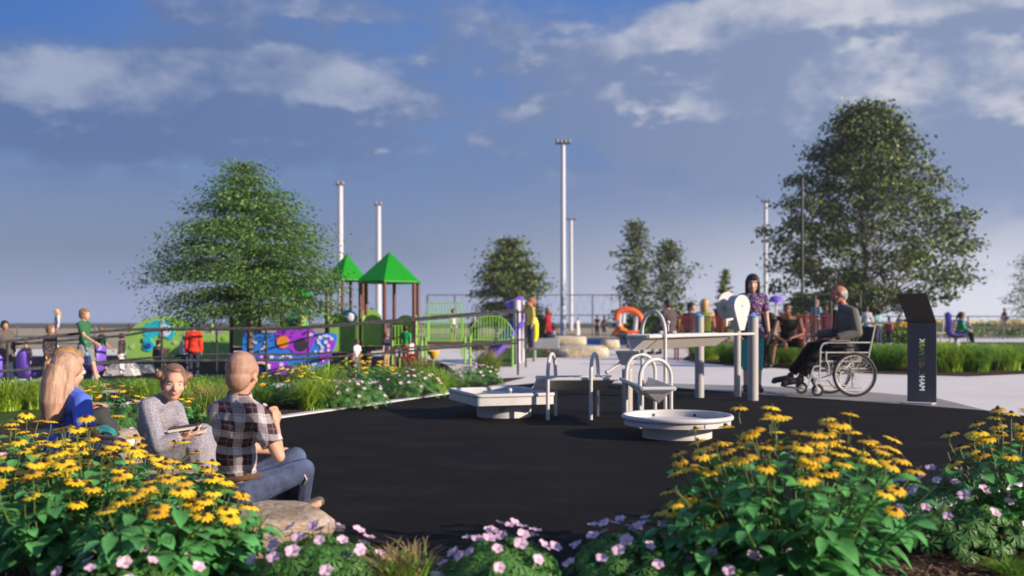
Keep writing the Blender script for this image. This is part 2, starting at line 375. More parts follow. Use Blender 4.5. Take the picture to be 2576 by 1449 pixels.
mb = MB(); mb.lathe((.03, -.06, -.01), [(0, 0), (.30, 0), (.30, .175)], 48); mb.build('pedestal', m_white, t)
mb = MB(); q = Vector((-.06, -.34, .115)); mb.tube([q+Vector((0, .08, 0)), q+Vector((-.03, -.01, -.012))], .021, 14, caps=False); mb.tube([q+Vector((-.03, -.01, -.012)), q+Vector((0, .08, 0))], .014, 14, caps=False); mb.build('drain_pipe', m_white, t)
# round basin
t = thing('water_basin', 'round white water basin with a thick rolled rim, low on its drum', 'water table', (1.488, 8.97, 0), .2, GP)
mb = MB(); mb.lathe((0, 0, 0), [(.44, .122), (.475, .122), (.475, .185), (.455, .185), (.455, .150), (0, .146)], 64); mb.lathe((0, 0, 0), [(0, .123), (.44, .122)], 64); mb.build('basin', m_white, t, angle=50)
mb = MB(); mb.tube([(.478*math.cos(2*math.pi*k/64), .478*math.sin(2*math.pi*k/64), .190) for k in range(64)], .0235, 12, closed=True); mb.build('rim', m_white, t)
mb = MB(); mb.lathe((0, 0, 0), [(.31, -.01), (.31, .13)], 56); mb.build('pedestal', m_white, t)
def plate_at(an, r, z, w, h, mat, name):
    mb = MB(); M = Matrix.Rotation(R(an), 3, 'Z'); mb.box(M@Vector((r, 0, z)), (.008, w, h), M); return mb.build(name, mat, t, False)
m_tag = pm('pale_blue_sticker', (.45, .52, .70), .4, .25, 60)
plate_at(-80, .479, .147, .022, .030, m_tag, 'sticker'); plate_at(-131, .479, .15, .022, .034, m_white, 'clip')
plate_at(98, .452, .166, .024, .022, m_dark, 'port'); plate_at(48, .452, .166, .024, .022, m_dark, 'port')
def arch_pts(a, b, top, n=14):
    a = Vector(a); b = Vector(b); c = (a+b)/2; h = (b-a).length/2; u = (b-a).normalized(); pts = [Vector((a.x, a.y, -.02)), Vector((a.x, a.y, top-h))]
    for k in range(1, n): an = math.pi-math.pi*k/n; pts.append(Vector((c.x, c.y, top-h))+u*h*math.cos(an)+Vector((0, 0, h*math.sin(an))))
    return pts+[Vector((b.x, b.y, top-h)), Vector((b.x, b.y, -.02))]
def trough(label, A, B, w, ztop0, ztop1, depth, arches, endcap, rr=.02, skew=0.):
    """V-shaped trough from A to B (x, y); arches = ((foot, foot, top), ...)"""
    t = thing('water_trough', label, 'water trough', (A[0], A[1], 0), 0, GP); o = Vector((A[0], A[1], 0))
    a = Vector((0, 0, ztop0)); b = Vector((B[0]-A[0], B[1]-A[1], ztop1)); d = (b-a); L = Vector((d.x, d.y, 0)).length; u = Vector((d.x, d.y, 0)).normalized(); s = Vector((-u.y, u.x, 0))
    th = .010
    mb = MB(); e = .12   # the V bottom is shorter/longer at the ends, as a slanted cut
    for q, off in ((0, 0), (1, th)):
        l0, l1 = a+s*(w/2-off), b+s*(w/2-off); r0, r1 = a-s*(w/2-off), b-s*(w/2-off)
        v0 = a+s*skew+u*endcap[0]+Vector((0, 0, -depth+off)); v1 = b+s*skew+u*endcap[1]+Vector((0, 0, -depth+off))
        mb.add([l0, l1, v1, v0, r0, r1], [(0, 3, 2, 1), (4, 5, 2, 3)] if q == 0 else [(0, 1, 2, 3), (4, 3, 2, 5)])
        if endcap[2]: mb.add([r0, v0, l0], [(0, 1, 2)])
        if endcap[3]: mb.add([r1, v1, l1], [(0, 2, 1)])
    mb.build('channel', m_greige if len(arches) == 1 else m_white, t, False)
    for sg in (1, -1):
        mb = MB(); mb.tube([a+s*sg*w/2-u*.01, b+s*sg*w/2+u*.01], rr, 12); mb.build('edge_rail', m_white, t)
    mb = MB(); mb.tube([a-s*w/2, a+s*w/2], rr*.95, 12); mb.build('end_rail', m_white, t)
    for f0, f1, top in arches:
        mb = MB(); mb.tube(arch_pts(Vector((f0[0], f0[1], 0))-o, Vector((f1[0], f1[1], 0))-o, top), .0195, 12)
        ar = mb.build('arch_leg', m_white, t)
        for f in (f0, f1):
            mb = MB(); p = Vector((f[0]-o.x, f[1]-o.y, ztop0-.01)); mb.ell(p+Vector((0, -.018, 0)), .010); mb.build('bolt', m_white, ar)
    return t
trough('low white trough hung across two hoops, beside the square basin', (.29, 10.70), (1.10, 10.78), .36, .435, .435, .125, (((.377, 10.49), (.479, 10.95), .70), ((.834, 10.52), (.945, 10.93), .70)), (-.08, -.10, 0, 0))
trough('short white trough between two hoops, pointing at the round basin', (1.400, 9.52), (1.33, 10.75), .31, .405, .425, .15, (((1.247, 9.70), (1.575, 9.86), .675), ((1.215, 10.58), (1.545, 10.75), .695)), (.12, -.05, 1, 0), .02, -.03)
t = trough('long high trough with slanted greige side on a tall hoop', (1.27, 10.05), (2.68, 12.57), .22, .895, .885, .14, (((1.40, 10.72), (1.585, 10.30), 1.155),), (-.02, -.16, 1, 1), .022, .055)
mb = MB(); mb.tube([(2.774-1.27, 12.50-10.05, .885), (3.17-1.27, 13.05-10.05, .885)], .018, 10); mb.build('connecting_bar', m_white, t)
mb = MB(); pq = P(1681, 834, 10.75)-Vector((1.27, 10.05, 0)); pt = P(1681, 811, 10.75)-Vector((1.27, 10.05, 0)); mb.tube([pq, pt], .008, 8); mb.ell(pt, .021); mb.build('ball_lever', m_white, t)
for px_ in (1695, 1664):
    mb = MB(); q = P(px_, 838, 10.6+(0 if px_ == 1664 else .45))-Vector((1.27, 10.05, 0)); mb.box(q, (.045, .10, .05), None, .006); mb.build('bracket', m_white, t)
for lab, px_, D_, topz, rad, cp in (('thick grey post with blue cap behind the long trough', 1759.5, 13.6, 1.05+11*13.6/FPX, .0625, 1), ('thick grey post with blue cap in front of the girl', 1894.5, 13.1, 1.05+10*13.1/FPX, .068, 1)):
    q = P(px_, 808, D_); t = thing('capped_post', lab, 'post', (q.x, q.y, 0), 0, 'grey posts with blue caps')
    mb = MB(); mb.cyl((0, 0, -.02), (0, 0, topz), rad, n=28); mb.build('post', m_post, t)
    mb = MB(); mb.lathe((0, 0, topz), [(0, 0), (rad*1.08, 0), (rad*1.08, .014), (rad*.8, .02), (rad*.25, .042), (0, .046)], 28); mb.build('cap', m_blue, t)
# funnel on its post
q = P(1578, 808, 11.2); t = thing('water_funnel', 'white water funnel with a slanted spout on a grey stub post', 'funnel', (q.x, q.y, 0), 0, GP)
mb = MB(); mb.cyl((0, 0, -.02), (0, 0, .50), .06, n=28); mb.build('post', m_post, t)
mb = MB(); mb.lathe((0, 0, .50), [(0, 0), (.062, 0), (.062, .012), (.02, .02), (.02, .05), (.066, .06), (.10, .13), (.128, .195), (.135, .205), (.13, .215), (.118, .212), (.06, .10), (0, .09)], 32); mb.build('hopper', m_white, t)
mb = MB(); a = Vector((-.04, -.02, .60)); b = P(1526, 937, 11.1)-Vector((q.x, q.y, 0)); mb.tube([a, b], .0185, 14); d = (b-a).normalized(); mb.tube([b-d*.006, b+d*.006], .025, 14); mb.tube([(-.02, 0, .66), a+(b-a)*.35], .017, 10); mb.build('spout', m_white, t)
# hand cranked water wheel
q = P(1855, 808, 13.8); t = thing('hand_cranked_mill', 'white teardrop wheel housing with hand crank on a grey post', 'water wheel', (q.x, q.y, 0), 0, GP)
mb = MB(); mb.cyl((0, 0, -.02), (0, 0, .95), .0465, n=24); mb.build('post', m_post, t)
nn = Vector((math.sin(R(34)), -math.cos(R(34)), 0)); uu = Vector((math.cos(R(34)), math.sin(R(34)), 0)); up = Vector((0, 0, 1))
zc = 1.05+38*13.8/FPX; rad = .155; td = []
for k in range(25): a = R(-20+220*k/24); td.append((rad*math.cos(a), rad*math.sin(a)))
td += [(-.045, -.335), (.045, -.335)]
mb = MB(); mb.prism(td, Vector((.03, 0, zc))-nn*.10, uu, up, .15); mb.build('housing', m_white, t, True, angle=25)
mb = MB(); mb.lathe(Vector((.03, 0, zc))-nn*.24, [(0, 0), (.185, 0), (.20, .006), (.205, .018), (.195, .026), (.17, .022), (.10, .012), (0, .010)], 40, axis=nn); mb.lathe(Vector((.03, 0, zc))-nn*.24, [(.05, 0), (.05, .15)], 16, axis=nn); mb.build('wheel_disc', m_white, t)
mb = MB(); a = Vector((-.05, -.03, zc-.17)); b = a+Vector((-.15, -.16, -.03)); mb.tube([a+Vector((0, .1, 0)), a, b], .020, 12); mb.tube([b+Vector((0, 0, .025)), b-Vector((0, 0, .075))], .026, 12); mb.build('crank', m_white, t)
mb = MB(); mb.ell(Vector((.03, 0, zc))+nn*.055, .008); mb.build('bolt', m_dark, t)

# ================================================================== park sign with cut-out letters
m_sign = pm('slate_sign_metal', (.105, .098, .098), .5, .06, 6, .1, 90)
m_signb = pm('shaded_sign_metal', (.070, .063, .058), .55, .05, 6)  # darker, browner copy of the sign metal: downward-facing shade put into its colour
m_plate = pm('sign_base_plate', (.45, .43, .41), .5, .06)
q = P(2319, 808, 12.75); t = thing('park_sign', 'tall dark metal sign bent at the top, park name cut out in mirrored letters', 'sign', (q.x, q.y, 0), 0)
yaw = R(-36)
uu = Vector((math.cos(yaw), math.sin(yaw), 0)); nn = Vector((math.sin(yaw), -math.cos(yaw), 0))   # nn points at the viewer
txt = bpy.data.curves.new('sign_letters', 'FONT'); txt.body = 'MAHONEY PARK'; txt.size = .105; txt.extrude = .03; txt.offset = 0.0; txt.space_character = 1.02; txt.align_x = 'LEFT'; txt.align_y = 'CENTER'
to = bpy.data.objects.new('sign_letters', txt); C.objects.link(to)
bpy.context.view_layer.update(); dg = bpy.context.evaluated_depsgraph_get()
tm = bpy.data.meshes.new_from_object(to.evaluated_get(dg)); C.objects.unlink(to); bpy.data.objects.remove(to)
xs = [v.co.x for v in tm.vertices]; k = .665/(max(xs)-min(xs)); x0 = min(xs)
HS = 1.02; zt = 1.05-4*12.75/FPX
# mirrored and turned so that it reads from bottom to top
for v in tm.vertices:
    x, y, z = (v.co.x-x0)*k, v.co.y*k*.92, v.co.z
    v.co = uu*(y*1.15)+up*(.165+x)+nn*z
tm.flip_normals()
w = .355
mb = MB(); mb.box((0, 0, zt/2+.003), (w, .012, zt-.006), Matrix.Rotation(yaw, 3, 'Z')); pan = mb.build('upright_panel', m_sign, None, False)
cuts = []
for dx, dz in ((-.0026, -.0020), (.0026, -.0020), (-.0026, .0020), (.0026, .0020)):
    c_ = tm.copy(); c_.transform(Matrix.Translation(uu*dx+up*dz)); cut = bpy.data.objects.new('letter_cutter', c_); C.objects.link(cut); cuts.append(cut)
    bm_ = pan.modifiers.new('cut', 'BOOLEAN'); bm_.operation = 'DIFFERENCE'; bm_.object = cut; bm_.solver = 'EXACT'
bpy.context.view_layer.update(); dg = bpy.context.evaluated_depsgraph_get(); pm2 = bpy.data.meshes.new_from_object(pan.evaluated_get(dg))
pan.modifiers.clear(); pan.data = pm2; pan.parent = t
for cut in cuts: bpy.data.objects.remove(cut)
mb = MB(); L_ = .17; top = P(2289, 739.5, 12.5)-Vector((q.x, q.y, 0)); b0 = Vector((0, 0, zt)); tilt = top-b0; tilt = nn*.50+up*tilt.z
mb.add([b0-uu*w/2, b0+uu*w/2, b0+uu*w/2+tilt, b0-uu*w/2+tilt]+[b0-uu*w/2-nn*.010, b0+uu*w/2-nn*.010, b0+uu*w/2+tilt-nn*.010+up*.006, b0-uu*w/2+tilt-nn*.010+up*.006],
       [(0, 1, 2, 3), (7, 6, 5, 4), (0, 4, 5, 1), (1, 5, 6, 2), (2, 6, 7, 3), (3, 7, 4, 0)]); mb.build('tilted_panel', m_signb, t, False)
mb = MB(); mb.prism([(-w/2, .012), (w/2, .012), (w/2, .24), (-w/2, .24)], (0, 0, .018), uu, nn, .016); mb.build('base_plate', m_plate, t, False)

# ================================================================== wheelchair (seen from its left side)
m_cream = pm('cream_tube', (.52, .49, .45), .35, .04, 8)
m_blk = pm('black_tyre', (.012, .011, .011), .6, .1, 20)
m_blkf = pm('black_vinyl', (.006, .006, .006), .85, .1, 20)
m_grip = pm('grey_grip', (.16, .15, .14), .6, .05)
wb = G(2150, 998.5); s181 = FPX/wb.y
wc = thing('wheelchair', 'cream framed wheelchair with big spoked wheels on the grey path', 'wheelchair', (wb.x, wb.y, 0), 0)
def wx(zx, zy, y=0.): return Vector(((1912+zx*.2685-2150)/s181, y, (637+zy*.2685-998.5)/-s181))
def wheel(cx_, cz, y, r, spokes, hub=.025):
    tyre = MB(); N = 48 if r > .2 else 24; tr = .021 if r > .2 else .02
    tyre.tube([(cx_+(r-tr)*math.cos(2*math.pi*k/N), y, cz+(r-tr)*math.sin(2*math.pi*k/N)) for k in range(N)], tr, 10, closed=True)
    rm = MB(); rr_ = r-2*tr-.004
    if r > .2:
        rm.tube([(cx_+rr_*math.cos(2*math.pi*k/N), y, cz+rr_*math.sin(2*math.pi*k/N)) for k in range(N)], .010, 8, closed=True)
        for k in range(spokes):
            a = 2*math.pi*k/spokes; a2 = a+(.35 if k % 2 else -.35); sg = 1 if k % 4 < 2 else -1
            rm.tube([(cx_+.018*math.cos(a2), y+sg*.022, cz+.018*math.sin(a2)), (cx_+rr_*math.cos(a), y, cz+rr_*math.sin(a))], .0026, 5)
    else: rm.lathe((cx_, y-.012, cz), [(0, 0), (rr_, 0), (rr_, .024), (0, .024)], 20, axis=(0, 1, 0))
    rm.lathe((cx_, y-.035, cz), [(0, 0), (hub, 0), (hub, .07), (0, .07)], 16, axis=(0, 1, 0))
    e = bpy.data.objects.new('wheel', None); 
    o = tyre.build('wheel', m_blk, wc); rm.build('rim', m_cream, o); return o
wheel(0, .309, 0, .309, 28); wheel(wx(790, 0).x, .309, .62, .309, 28)
wheel(wx(552, 0).x, .088, .06, .088, 0, .012); wheel(wx(500, 0).x, .088, .56, .088, 0, .012)
for y in (.03, .59):
    mb = MB(); r_ = .0115
    mb.tube([wx(1225, 655, y), wx(1112, 652, y), wx(1085, 680, y), wx(1002, 1068, y)], r_, 8)                        # back post and handle
    mb.tube([wx(1040, 838, y), wx(640, 838, y), wx(595, 850, y), wx(572, 890, y), wx(562, 1195, y)], r_, 8)          # arm tube
    mb.tube([wx(575, 932, y), wx(1025, 932, y)], r_*.9, 8); mb.tube([wx(570, 1015, y), wx(1010, 1015, y)], r_*.9, 8)
    mb.tube([wx(570, 1082, y), wx(1000, 1082, y)], r_*.9, 8); mb.tube([wx(562, 1193, y), wx(640, 1193, y), wx(700, 1262, y), wx(955, 1266, y)], r_*.9, 8)
    mb.tube([wx(872, 1010, y), wx(872, 1262, y)], r_, 8); mb.tube([wx(560, 1058, y), wx(515, 1062, y), wx(498, 1090, y), wx(448, 1280, y)], r_*.9, 8)
    mb.tube([wx(622, 920, y-.02), wx(622, 1000, y-.02), wx(645, 1050, y-.02), wx(645, 1130, y-.02)], r_*.9, 6)       # brake lever
    mb.build('side_frame', m_cream, wc)
    mb = MB(); mb.tube([wx(1118, 653, y), wx(1226, 654, y)], .018, 10); mb.build('grip', m_grip, wc)
    mb = MB(); mb.box(wx(750, 822, y), (.30, .05, .03), None, .008); mb.build('armrest', m_grip, wc)
    cx_ = wx(525, 0).x if y < .1 else wx(475, 0).x
    mb = MB(); mb.cyl(Vector((cx_, y+.03*(1 if y < .1 else -1), .20)), Vector((cx_, y+.03*(1 if y < .1 else -1), .235)), .016, n=12); mb.tube([(cx_, y+.02, .19), (cx_+.02, y+.0, .14), (cx_+.03, y+.0, .088)], .012, 6); mb.build('caster_fork', m_cream, wc)
mb = MB(); mb.box(wx(775, 965, .31), (.42, .54, .03), None, .01); mb.build('seat', m_blkf, wc)
mb = MB(); a, b = wx(1100, 690, .31), wx(1010, 950, .31); ang = math.atan2(a.x-b.x, a.z-b.z); mb.box((a+b)/2, (.02, .52, (a-b).length), Matrix.Rotation(ang, 3, 'Y'), .006); mb.build('backrest', m_blkf, wc)
for fx, fy in ((390, .16), (360, .46)):
    mb = MB(); mb.box(wx(fx, 1274, fy), (.15, .20, .014), Matrix.Rotation(R(4), 3, 'Y'), .004); mb.build('footrest', m_grip, wc)
mb = MB(); mb.tube([wx(1002, 1030, .03), wx(700, 1190, .59)], .010, 6); mb.tube([wx(700, 1190, .03), wx(1002, 1030, .59)], .010, 6); mb.tube([(0, 0, .309), (wx(790, 0).x, .62, .309)], .012, 8); mb.build('cross_brace', m_cream, wc)

# ================================================================== ramp handrails
m_rail = ground_mat('dark_textured_rail', [(.3, (.018, .018, .020)), (.5, (.045, .045, .048)), (.7, (.16, .16, .165))], 14, 1., 40, .6, fine=45, finef=.6)
def bpath(pts, n=6):
    out = []
    P_ = [pts[0]]+pts+[pts[-1]]
    for i in range(1, len(P_)-2):
        p0, p1, p2, p3 = map(Vector, P_[i-1:i+3])
        for k in range(n):
            t_ = k/n; out.append(.5*((2*p1)+(-p0+p2)*t_+(2*p0-5*p1+4*p2-p3)*t_*t_+(-p0+3*p1-3*p2+p3)*t_**3))
    return out+[Vector(pts[-1])]
def handrail(label, posts, top, low, extra=None, r=.022):
    """posts: (px, bottom row); top/low: rows of the rails at a list of px; the depth follows the posts' feet"""
    def Dof(px):
        for (a, ya), (b, yb) in zip(posts, posts[1:]):
            if px <= b or (b, yb) == posts[-1]: f = (px-a)/(b-a); return GD(ya)*(1-f)+GD(yb)*f
    b0 = G(*posts[0]); t = thing('ramp_handrail', label, 'handrail', (b0.x, b0.y, 0), 0, 'dark handrails along the ramp')
    def yat(L, px):
        for (a, ya), (b, yb) in zip(L, L[1:]):
            if px <= b or (b, yb) == L[-1]: f = (px-a)/(b-a); return ya*(1-f)+yb*f
    for L in [top, low]+([extra] if extra else []):
        mb = MB(); mb.tube([p-b0 for p in bpath([P(px, py, Dof(px)) for px, py in L])], r, 8); mb.build('rail', m_rail, t)
    for px, py in posts:
        g = G(px, py)-b0; tp = P(px, yat(top, px), Dof(px))-b0; mb = MB(); mb.tube([(g.x, g.y, -.02), (tp.x, tp.y, tp.z)], r*.95, 8); mb.build('post', m_rail, t)
handrail('nearer dark rope-textured handrail rising from the left to the slide', [(-330, 1016), (18, 988), (407, 966), (670, 958), (984, 950), (1303, 942)],
         [(-330, 892), (0, 861), (180, 841), (357, 828), (644, 826), (770, 822), (984, 806), (1140, 793), (1268, 782), (1303, 781)],
         [(-330, 960), (0, 934), (180, 922), (357, 909), (644, 906), (775, 902), (984, 887), (1140, 873), (1303, 863)])
handrail('farther dark handrail behind the flower bed, ending beside the slide', [(-300, 985), (240, 964), (545, 957), (775, 946), (1044, 934), (1323, 923)],
         [(-300, 880), (0, 868), (300, 845), (407, 830), (644, 829), (775, 825), (1044, 806), (1250, 789), (1323, 784)],
         [(-300, 955), (0, 932), (240, 912), (420, 897), (545, 891), (775, 890), (1044, 874), (1323, 854)], r=.020)

# ================================================================== playground: towers, panels, ramps
m_roof = pm('bright_green_roof', (.002, .26, .001), .55, .06, 3)
m_brown = pm('brown_steel_post', (.13, .042, .028), .45, .06, 8)
m_lime = pm('lime_green_plastic', (.27, .50, .10), .45, .08, 5)
m_lime2 = pm('lime_green_steel', (.22, .48, .07), .45, .05, 5)
m_deck = pm('dark_brown_deck', (.10, .045, .032), .7, .1, 10)
m_sky = pm('sky_blue_plastic', (.03, .22, .80), .42, .04, 4)
m_purp = pm('purple_plastic', (.36, .05, .72), .42, .04, 4)
m_wdot = pm('white_plastic', (.75, .72, .82), .45, .05)
m_orng = pm('orange_plastic', (.85, .30, .02), .45, .05)
m_navy = pm('navy_plastic', (.01, .01, .16), .45, .05)
m_tan = pm('tan_plastic', (.68, .50, .30), .5, .05)
m_teal = pm('teal_plastic', (.02, .48, .60), .45, .06)
m_bub = pm('smoked_bubble', (.05, .04, .06), .12, .1, 4)
m_yel = pm('yellow_plastic', (.80, .50, .02), .45, .06)
m_viol = pm('violet_plastic', (.115, .055, .46), .38, .05, 4)
m_violl = pm('violet_seat_plastic', (.19, .10, .56), .42, .06, 4)
m_lgrey = pm('pale_grey_paint', (.50, .50, .53), .5, .05)
m_blueb = pm('deep_blue_plastic', (.02, .06, .35), .4, .05)
GT = 'green roofed play towers'
def tower(label, px, pyb, px0, px1, apex, eave, deck=True):
    D = GD(pyb); k = D/FPX; c = P(px, HOR, D); t = thing('play_tower', label, 'play tower', (c.x, c.y, 0), R(28), GT)
    W_ = (px1-px0)*k; s_ = W_/1.36/2; he = CAMH-(eave-HOR)*k; ha = CAMH-(apex-HOR)*k
    n = 6; ring = [(s_*1.06*math.cos(R(60*i)), s_*1.06*math.sin(R(60*i))) for i in range(n)]; s6 = W_/2/1.0
    mb = MB(); vs = [(s6*math.cos(R(60*i)), s6*math.sin(R(60*i)), he) for i in range(n)]+[(s6*math.cos(R(60*i)), s6*math.sin(R(60*i)), he-.04) for i in range(n)]+[(0, 0, ha), (0, 0, he+.05)]
    fs = [(i, (i+1) % n, 12) for i in range(n)]+[(6+i, 6+(i+1) % n, (i+1) % n, i) for i in range(n)]+[(6+(i+1) % n, 6+i, 13) for i in range(n)]
    mb.add(vs, fs); mb.build('roof', m_roof, t, False)
    for i in range(n):
        a = R(60*i); p = (s6*.9*math.cos(a), s6*.9*math.sin(a)); mb = MB(); mb.cyl((*p, -.02), (*p, he+.02), .042, n=12); mb.build('post', m_brown, t)
    if deck:
        mb = MB(); mb.prism([(s6*.88*math.cos(R(60*i)), s6*.88*math.sin(R(60*i))) for i in range(n)], (0, 0, .42), (1, 0, 0), (0, 1, 0), .07); mb.build('deck', m_deck, t, False)
        for i in (0, 2, 3, 5):
            a, b = [Vector((s6*.86*math.cos(R(60*(i+j))), s6*.86*math.sin(R(60*(i+j))), 0)) for j in (0, 1)]
            mb = MB(); u = (b-a).normalized(); L = (b-a).length; out = [(0.05, 0), (L-.05, 0), (L-.05, .45)]+[(L/2+(L/2-.05)*math.cos(R(an)), .45+.22*math.sin(R(an))) for an in range(15, 180, 15)]+[(.05, .45)]
            mb.prism(out, a+Vector((0, 0, .52)), u, up, .03); mb.build('arched_panel', m_lime, t, False)
    return t
tower('nearest green roofed play tower, seen at the right of the group', 980, 926, 893, 1064, 633, 708)
tower('middle green roofed play tower, half behind the nearest one', 872, 914, 806, 922, 638, 703)
tower('green roofed play tower standing behind the left leafy tree', 682, 930, 572, 791, 652, 742)
def panel(name, label, cat, px, py0, py1, wpx, D, outline, mat, th=.04, group=None, rz=0):
    """flat play panel: outline in pixels relative to (px, py0)"""
    k = D/FPX; c = P(px, py0, D); t = thing(name, label, cat, (c.x, c.y, 0), rz, group)
    mb = MB(); mb.prism([(a*k, -b*k) for a, b in outline], (0, th, c.z), (1, 0, 0), (0, 0, 1), th); o = mb.build('board', mat, t, False)
    def shape(nm, out, m_, off=.012, par=None):
        s_ = MB(); s_.prism([(a*k, -b*k) for a, b in out], (0, 0.0, c.z), (1, 0, 0), (0, 0, 1), off); return s_.build(nm, m_, par or t, False)
    def disc(nm, x, y, r, m_, off=.012):
        return shape(nm, [(x+r*math.cos(R(-a)), y-r*math.sin(R(-a))) for a in range(0, 360, 20)][::-1], m_, off)
    return t, shape, disc
def blob(pts, n=5): return [(p.x, p.y) for p in bpath([Vector((a, b, 0)) for a, b in pts]+[Vector((*pts[0], 0))], n)][:-1]
def ccw(o):
    A = sum(a[0]*b[1]-b[0]*a[1] for a, b in zip(o, o[1:]+o[:1])); return o if A < 0 else o[::-1]
# blue sea-creature panel: px = 604+.2083 zx, py = 724.5+.2083 zy
zz = lambda L: [(.2083*a+604-728, .2083*b+724.5-837) for a, b in L]
bo = ccw([(p[0], p[1]) for p in zz([(40, 545), (420, 540), (900, 545), (1100, 545), (1165, 560), (1165, 620), (1150, 690), (1090, 820), (1060, 900), (1000, 945), (950, 965), (950, 1035), (830, 1045), (810, 1050), (805, 990), (760, 950), (690, 960), (640, 1010), (625, 1060), (440, 1075), (300, 1080), (290, 960), (240, 920), (180, 930), (165, 960), (40, 900), (25, 700)])])
t, shp, dsc = panel('activity_panel', 'large blue and purple play panel with white dots and an orange disc', 'play panel', 728, 837, 940, 240, 19.8, bo, m_sky, .06)
for L in ([(430, 600), (440, 520), (560, 490), (760, 480), (870, 500), (915, 570), (900, 640), (870, 700), (830, 790), (740, 820), (650, 790), (600, 740), (500, 740), (440, 690)],
          [(1010, 640), (1060, 615), (1150, 650), (1120, 740), (1085, 830), (1050, 900), (990, 920), (945, 880), (960, 810), (1020, 770), (1040, 700)],
          [(300, 810), (330, 790), (330, 880), (560, 900), (600, 960), (560, 1040), (440, 1050), (330, 940), (290, 880)], [(215, 820), (290, 800), (320, 860), (260, 880), (215, 870)]):
    shp('purple_shape', ccw(blob(zz(L))), m_purp)
zd = lambda x, y: zz([(x, y)])[0]
for x, y, r, m_ in ((520, 650, 74, m_orng), (740, 685, 78, m_bub)): dsc('disc', *zd(x, y), r*.2083, m_, .024)
for x, y, r in ((860, 572, 28), (1036, 655, 24), (1068, 698, 20), (1068, 750, 18), (1040, 850, 14), (1006, 878, 14), (968, 598, 24), (1010, 578, 14), (1045, 580, 18), (1080, 585, 12), (1106, 614, 20), (938, 628, 13), (950, 662, 19), (975, 690, 12), (994, 720, 18), (985, 768, 24), (910, 765, 14), (940, 785, 12), (380, 832, 24), (520, 822, 18), (568, 815, 16), (606, 830, 18), (630, 855, 12), (488, 842, 13), (455, 858, 12), (500, 925, 26), (460, 1005, 16), (352, 935, 20), (882, 928, 20), (850, 938, 12), (912, 915, 12), (838, 965, 16), (185, 650, 24), (270, 740, 18), (300, 708, 17), (245, 760, 15), (310, 660, 16), (260, 830, 14)):
    dsc('white_dot', *zd(x, y), r*.2083, m_wdot, .018)
for x, y in ((725, 1020), (250, 985)):
    cx_, cy_ = zd(x, y)
    dsc('doorway', cx_, cy_, 17, m_navy, .016)
    mb_ = MB(); k = 19.8/FPX; c = P(728, 837, 19.8); mb_.tube([Vector(((cx_+21*math.cos(R(a)))*k, -.03, c.z-(cy_-17*math.sin(R(a)))*k)) for a in range(0, 181, 15)], .028, 6); mb_.build('door_arch', m_tan, t)
for x in (-105, 95):
    mb_ = MB(); mb_.cyl((x*19.8/FPX, .09, -.02), (x*19.8/FPX, .09, .55), .03, n=10); mb_.build('leg', m_lime2, t)
# orange and teal panel under the middle roof, seen through the tree
t, shp, dsc = panel('ship_wheel_panel', 'small teal panel with an orange wheel under the tree', 'play panel', 757, 780, 835, 40, 21.6, ccw(blob([(-25, 5), (10, -5), (18, 30), (-8, 60), (-30, 50)])), m_teal); dsc('orange_wheel', 4, 22, 11, m_orng, .03)
mb_ = MB(); mb_.cyl((0, .05, -.02), (0, .05, .9), .03, n=8); mb_.build('leg', m_brown, t)
# big arched green picture panel at the left; px = .25 zx, py = 724.5+.25 zy
so = 0
t, shp, dsc = panel('picture_panel', 'big arched green panel with a teal and white picture, left of the tree', 'play panel', 420, 798, 910, 280, 24.8,
    ccw([(-103, 108), (-103, 45), (-80, 20), (-50, 4), (-10, -3), (30, 0), (70, 18), (90, 40), (130, 45), (160, 30), (170, 106)]), m_lime, .05)
for L, m_ in (([(-62, 25), (-40, 12), (-20, 8), (-12, 30), (-30, 50), (-55, 48)], m_teal), ([(-20, 10), (0, 8), (18, 30), (14, 55), (-6, 50), (-12, 30)], m_teal), ([(-56, 64), (-38, 60), (-30, 75), (-42, 86), (-60, 80)], m_teal), ([(-14, 14), (-6, 10), (-6, 45), (-16, 50)], m_wdot), ([(-6, 20), (8, 22), (8, 40), (-4, 48)], m_wdot), ([(-58, 52), (-40, 52), (-42, 62), (-58, 62)], m_teal)):
    so += .006; shp('picture_shape', ccw(blob(L, 3)), m_, .008+so)
dsc('blue_spot', -45, 72, 7, m_blueb, .06)
m_fern = pm('pale_green_fern', (.42, .52, .26), .5, .1)
rnd = random.Random(5)
for i in range(22):
    x = rnd.uniform(-95, 150); y = rnd.uniform(52, 100)
    if -64 < x < -28: continue
    dsc('fern_motif', x, y, rnd.uniform(3, 6), m_fern if i % 3 else m_lime2, .02)
mb_ = MB(); k = 24.8/FPX; mb_.box((30*k, .25, .12), (280*k, .35, .10)); mb_.build('deck', m_deck, t, False)
for x in (-100, -35, 40, 110):
    mb_ = MB(); mb_.cyl((x*k, .12, -.02), (x*k, .12, 1.0), .03, n=8); mb_.build('leg', m_lime2 if x != -100 else m_brown, t)
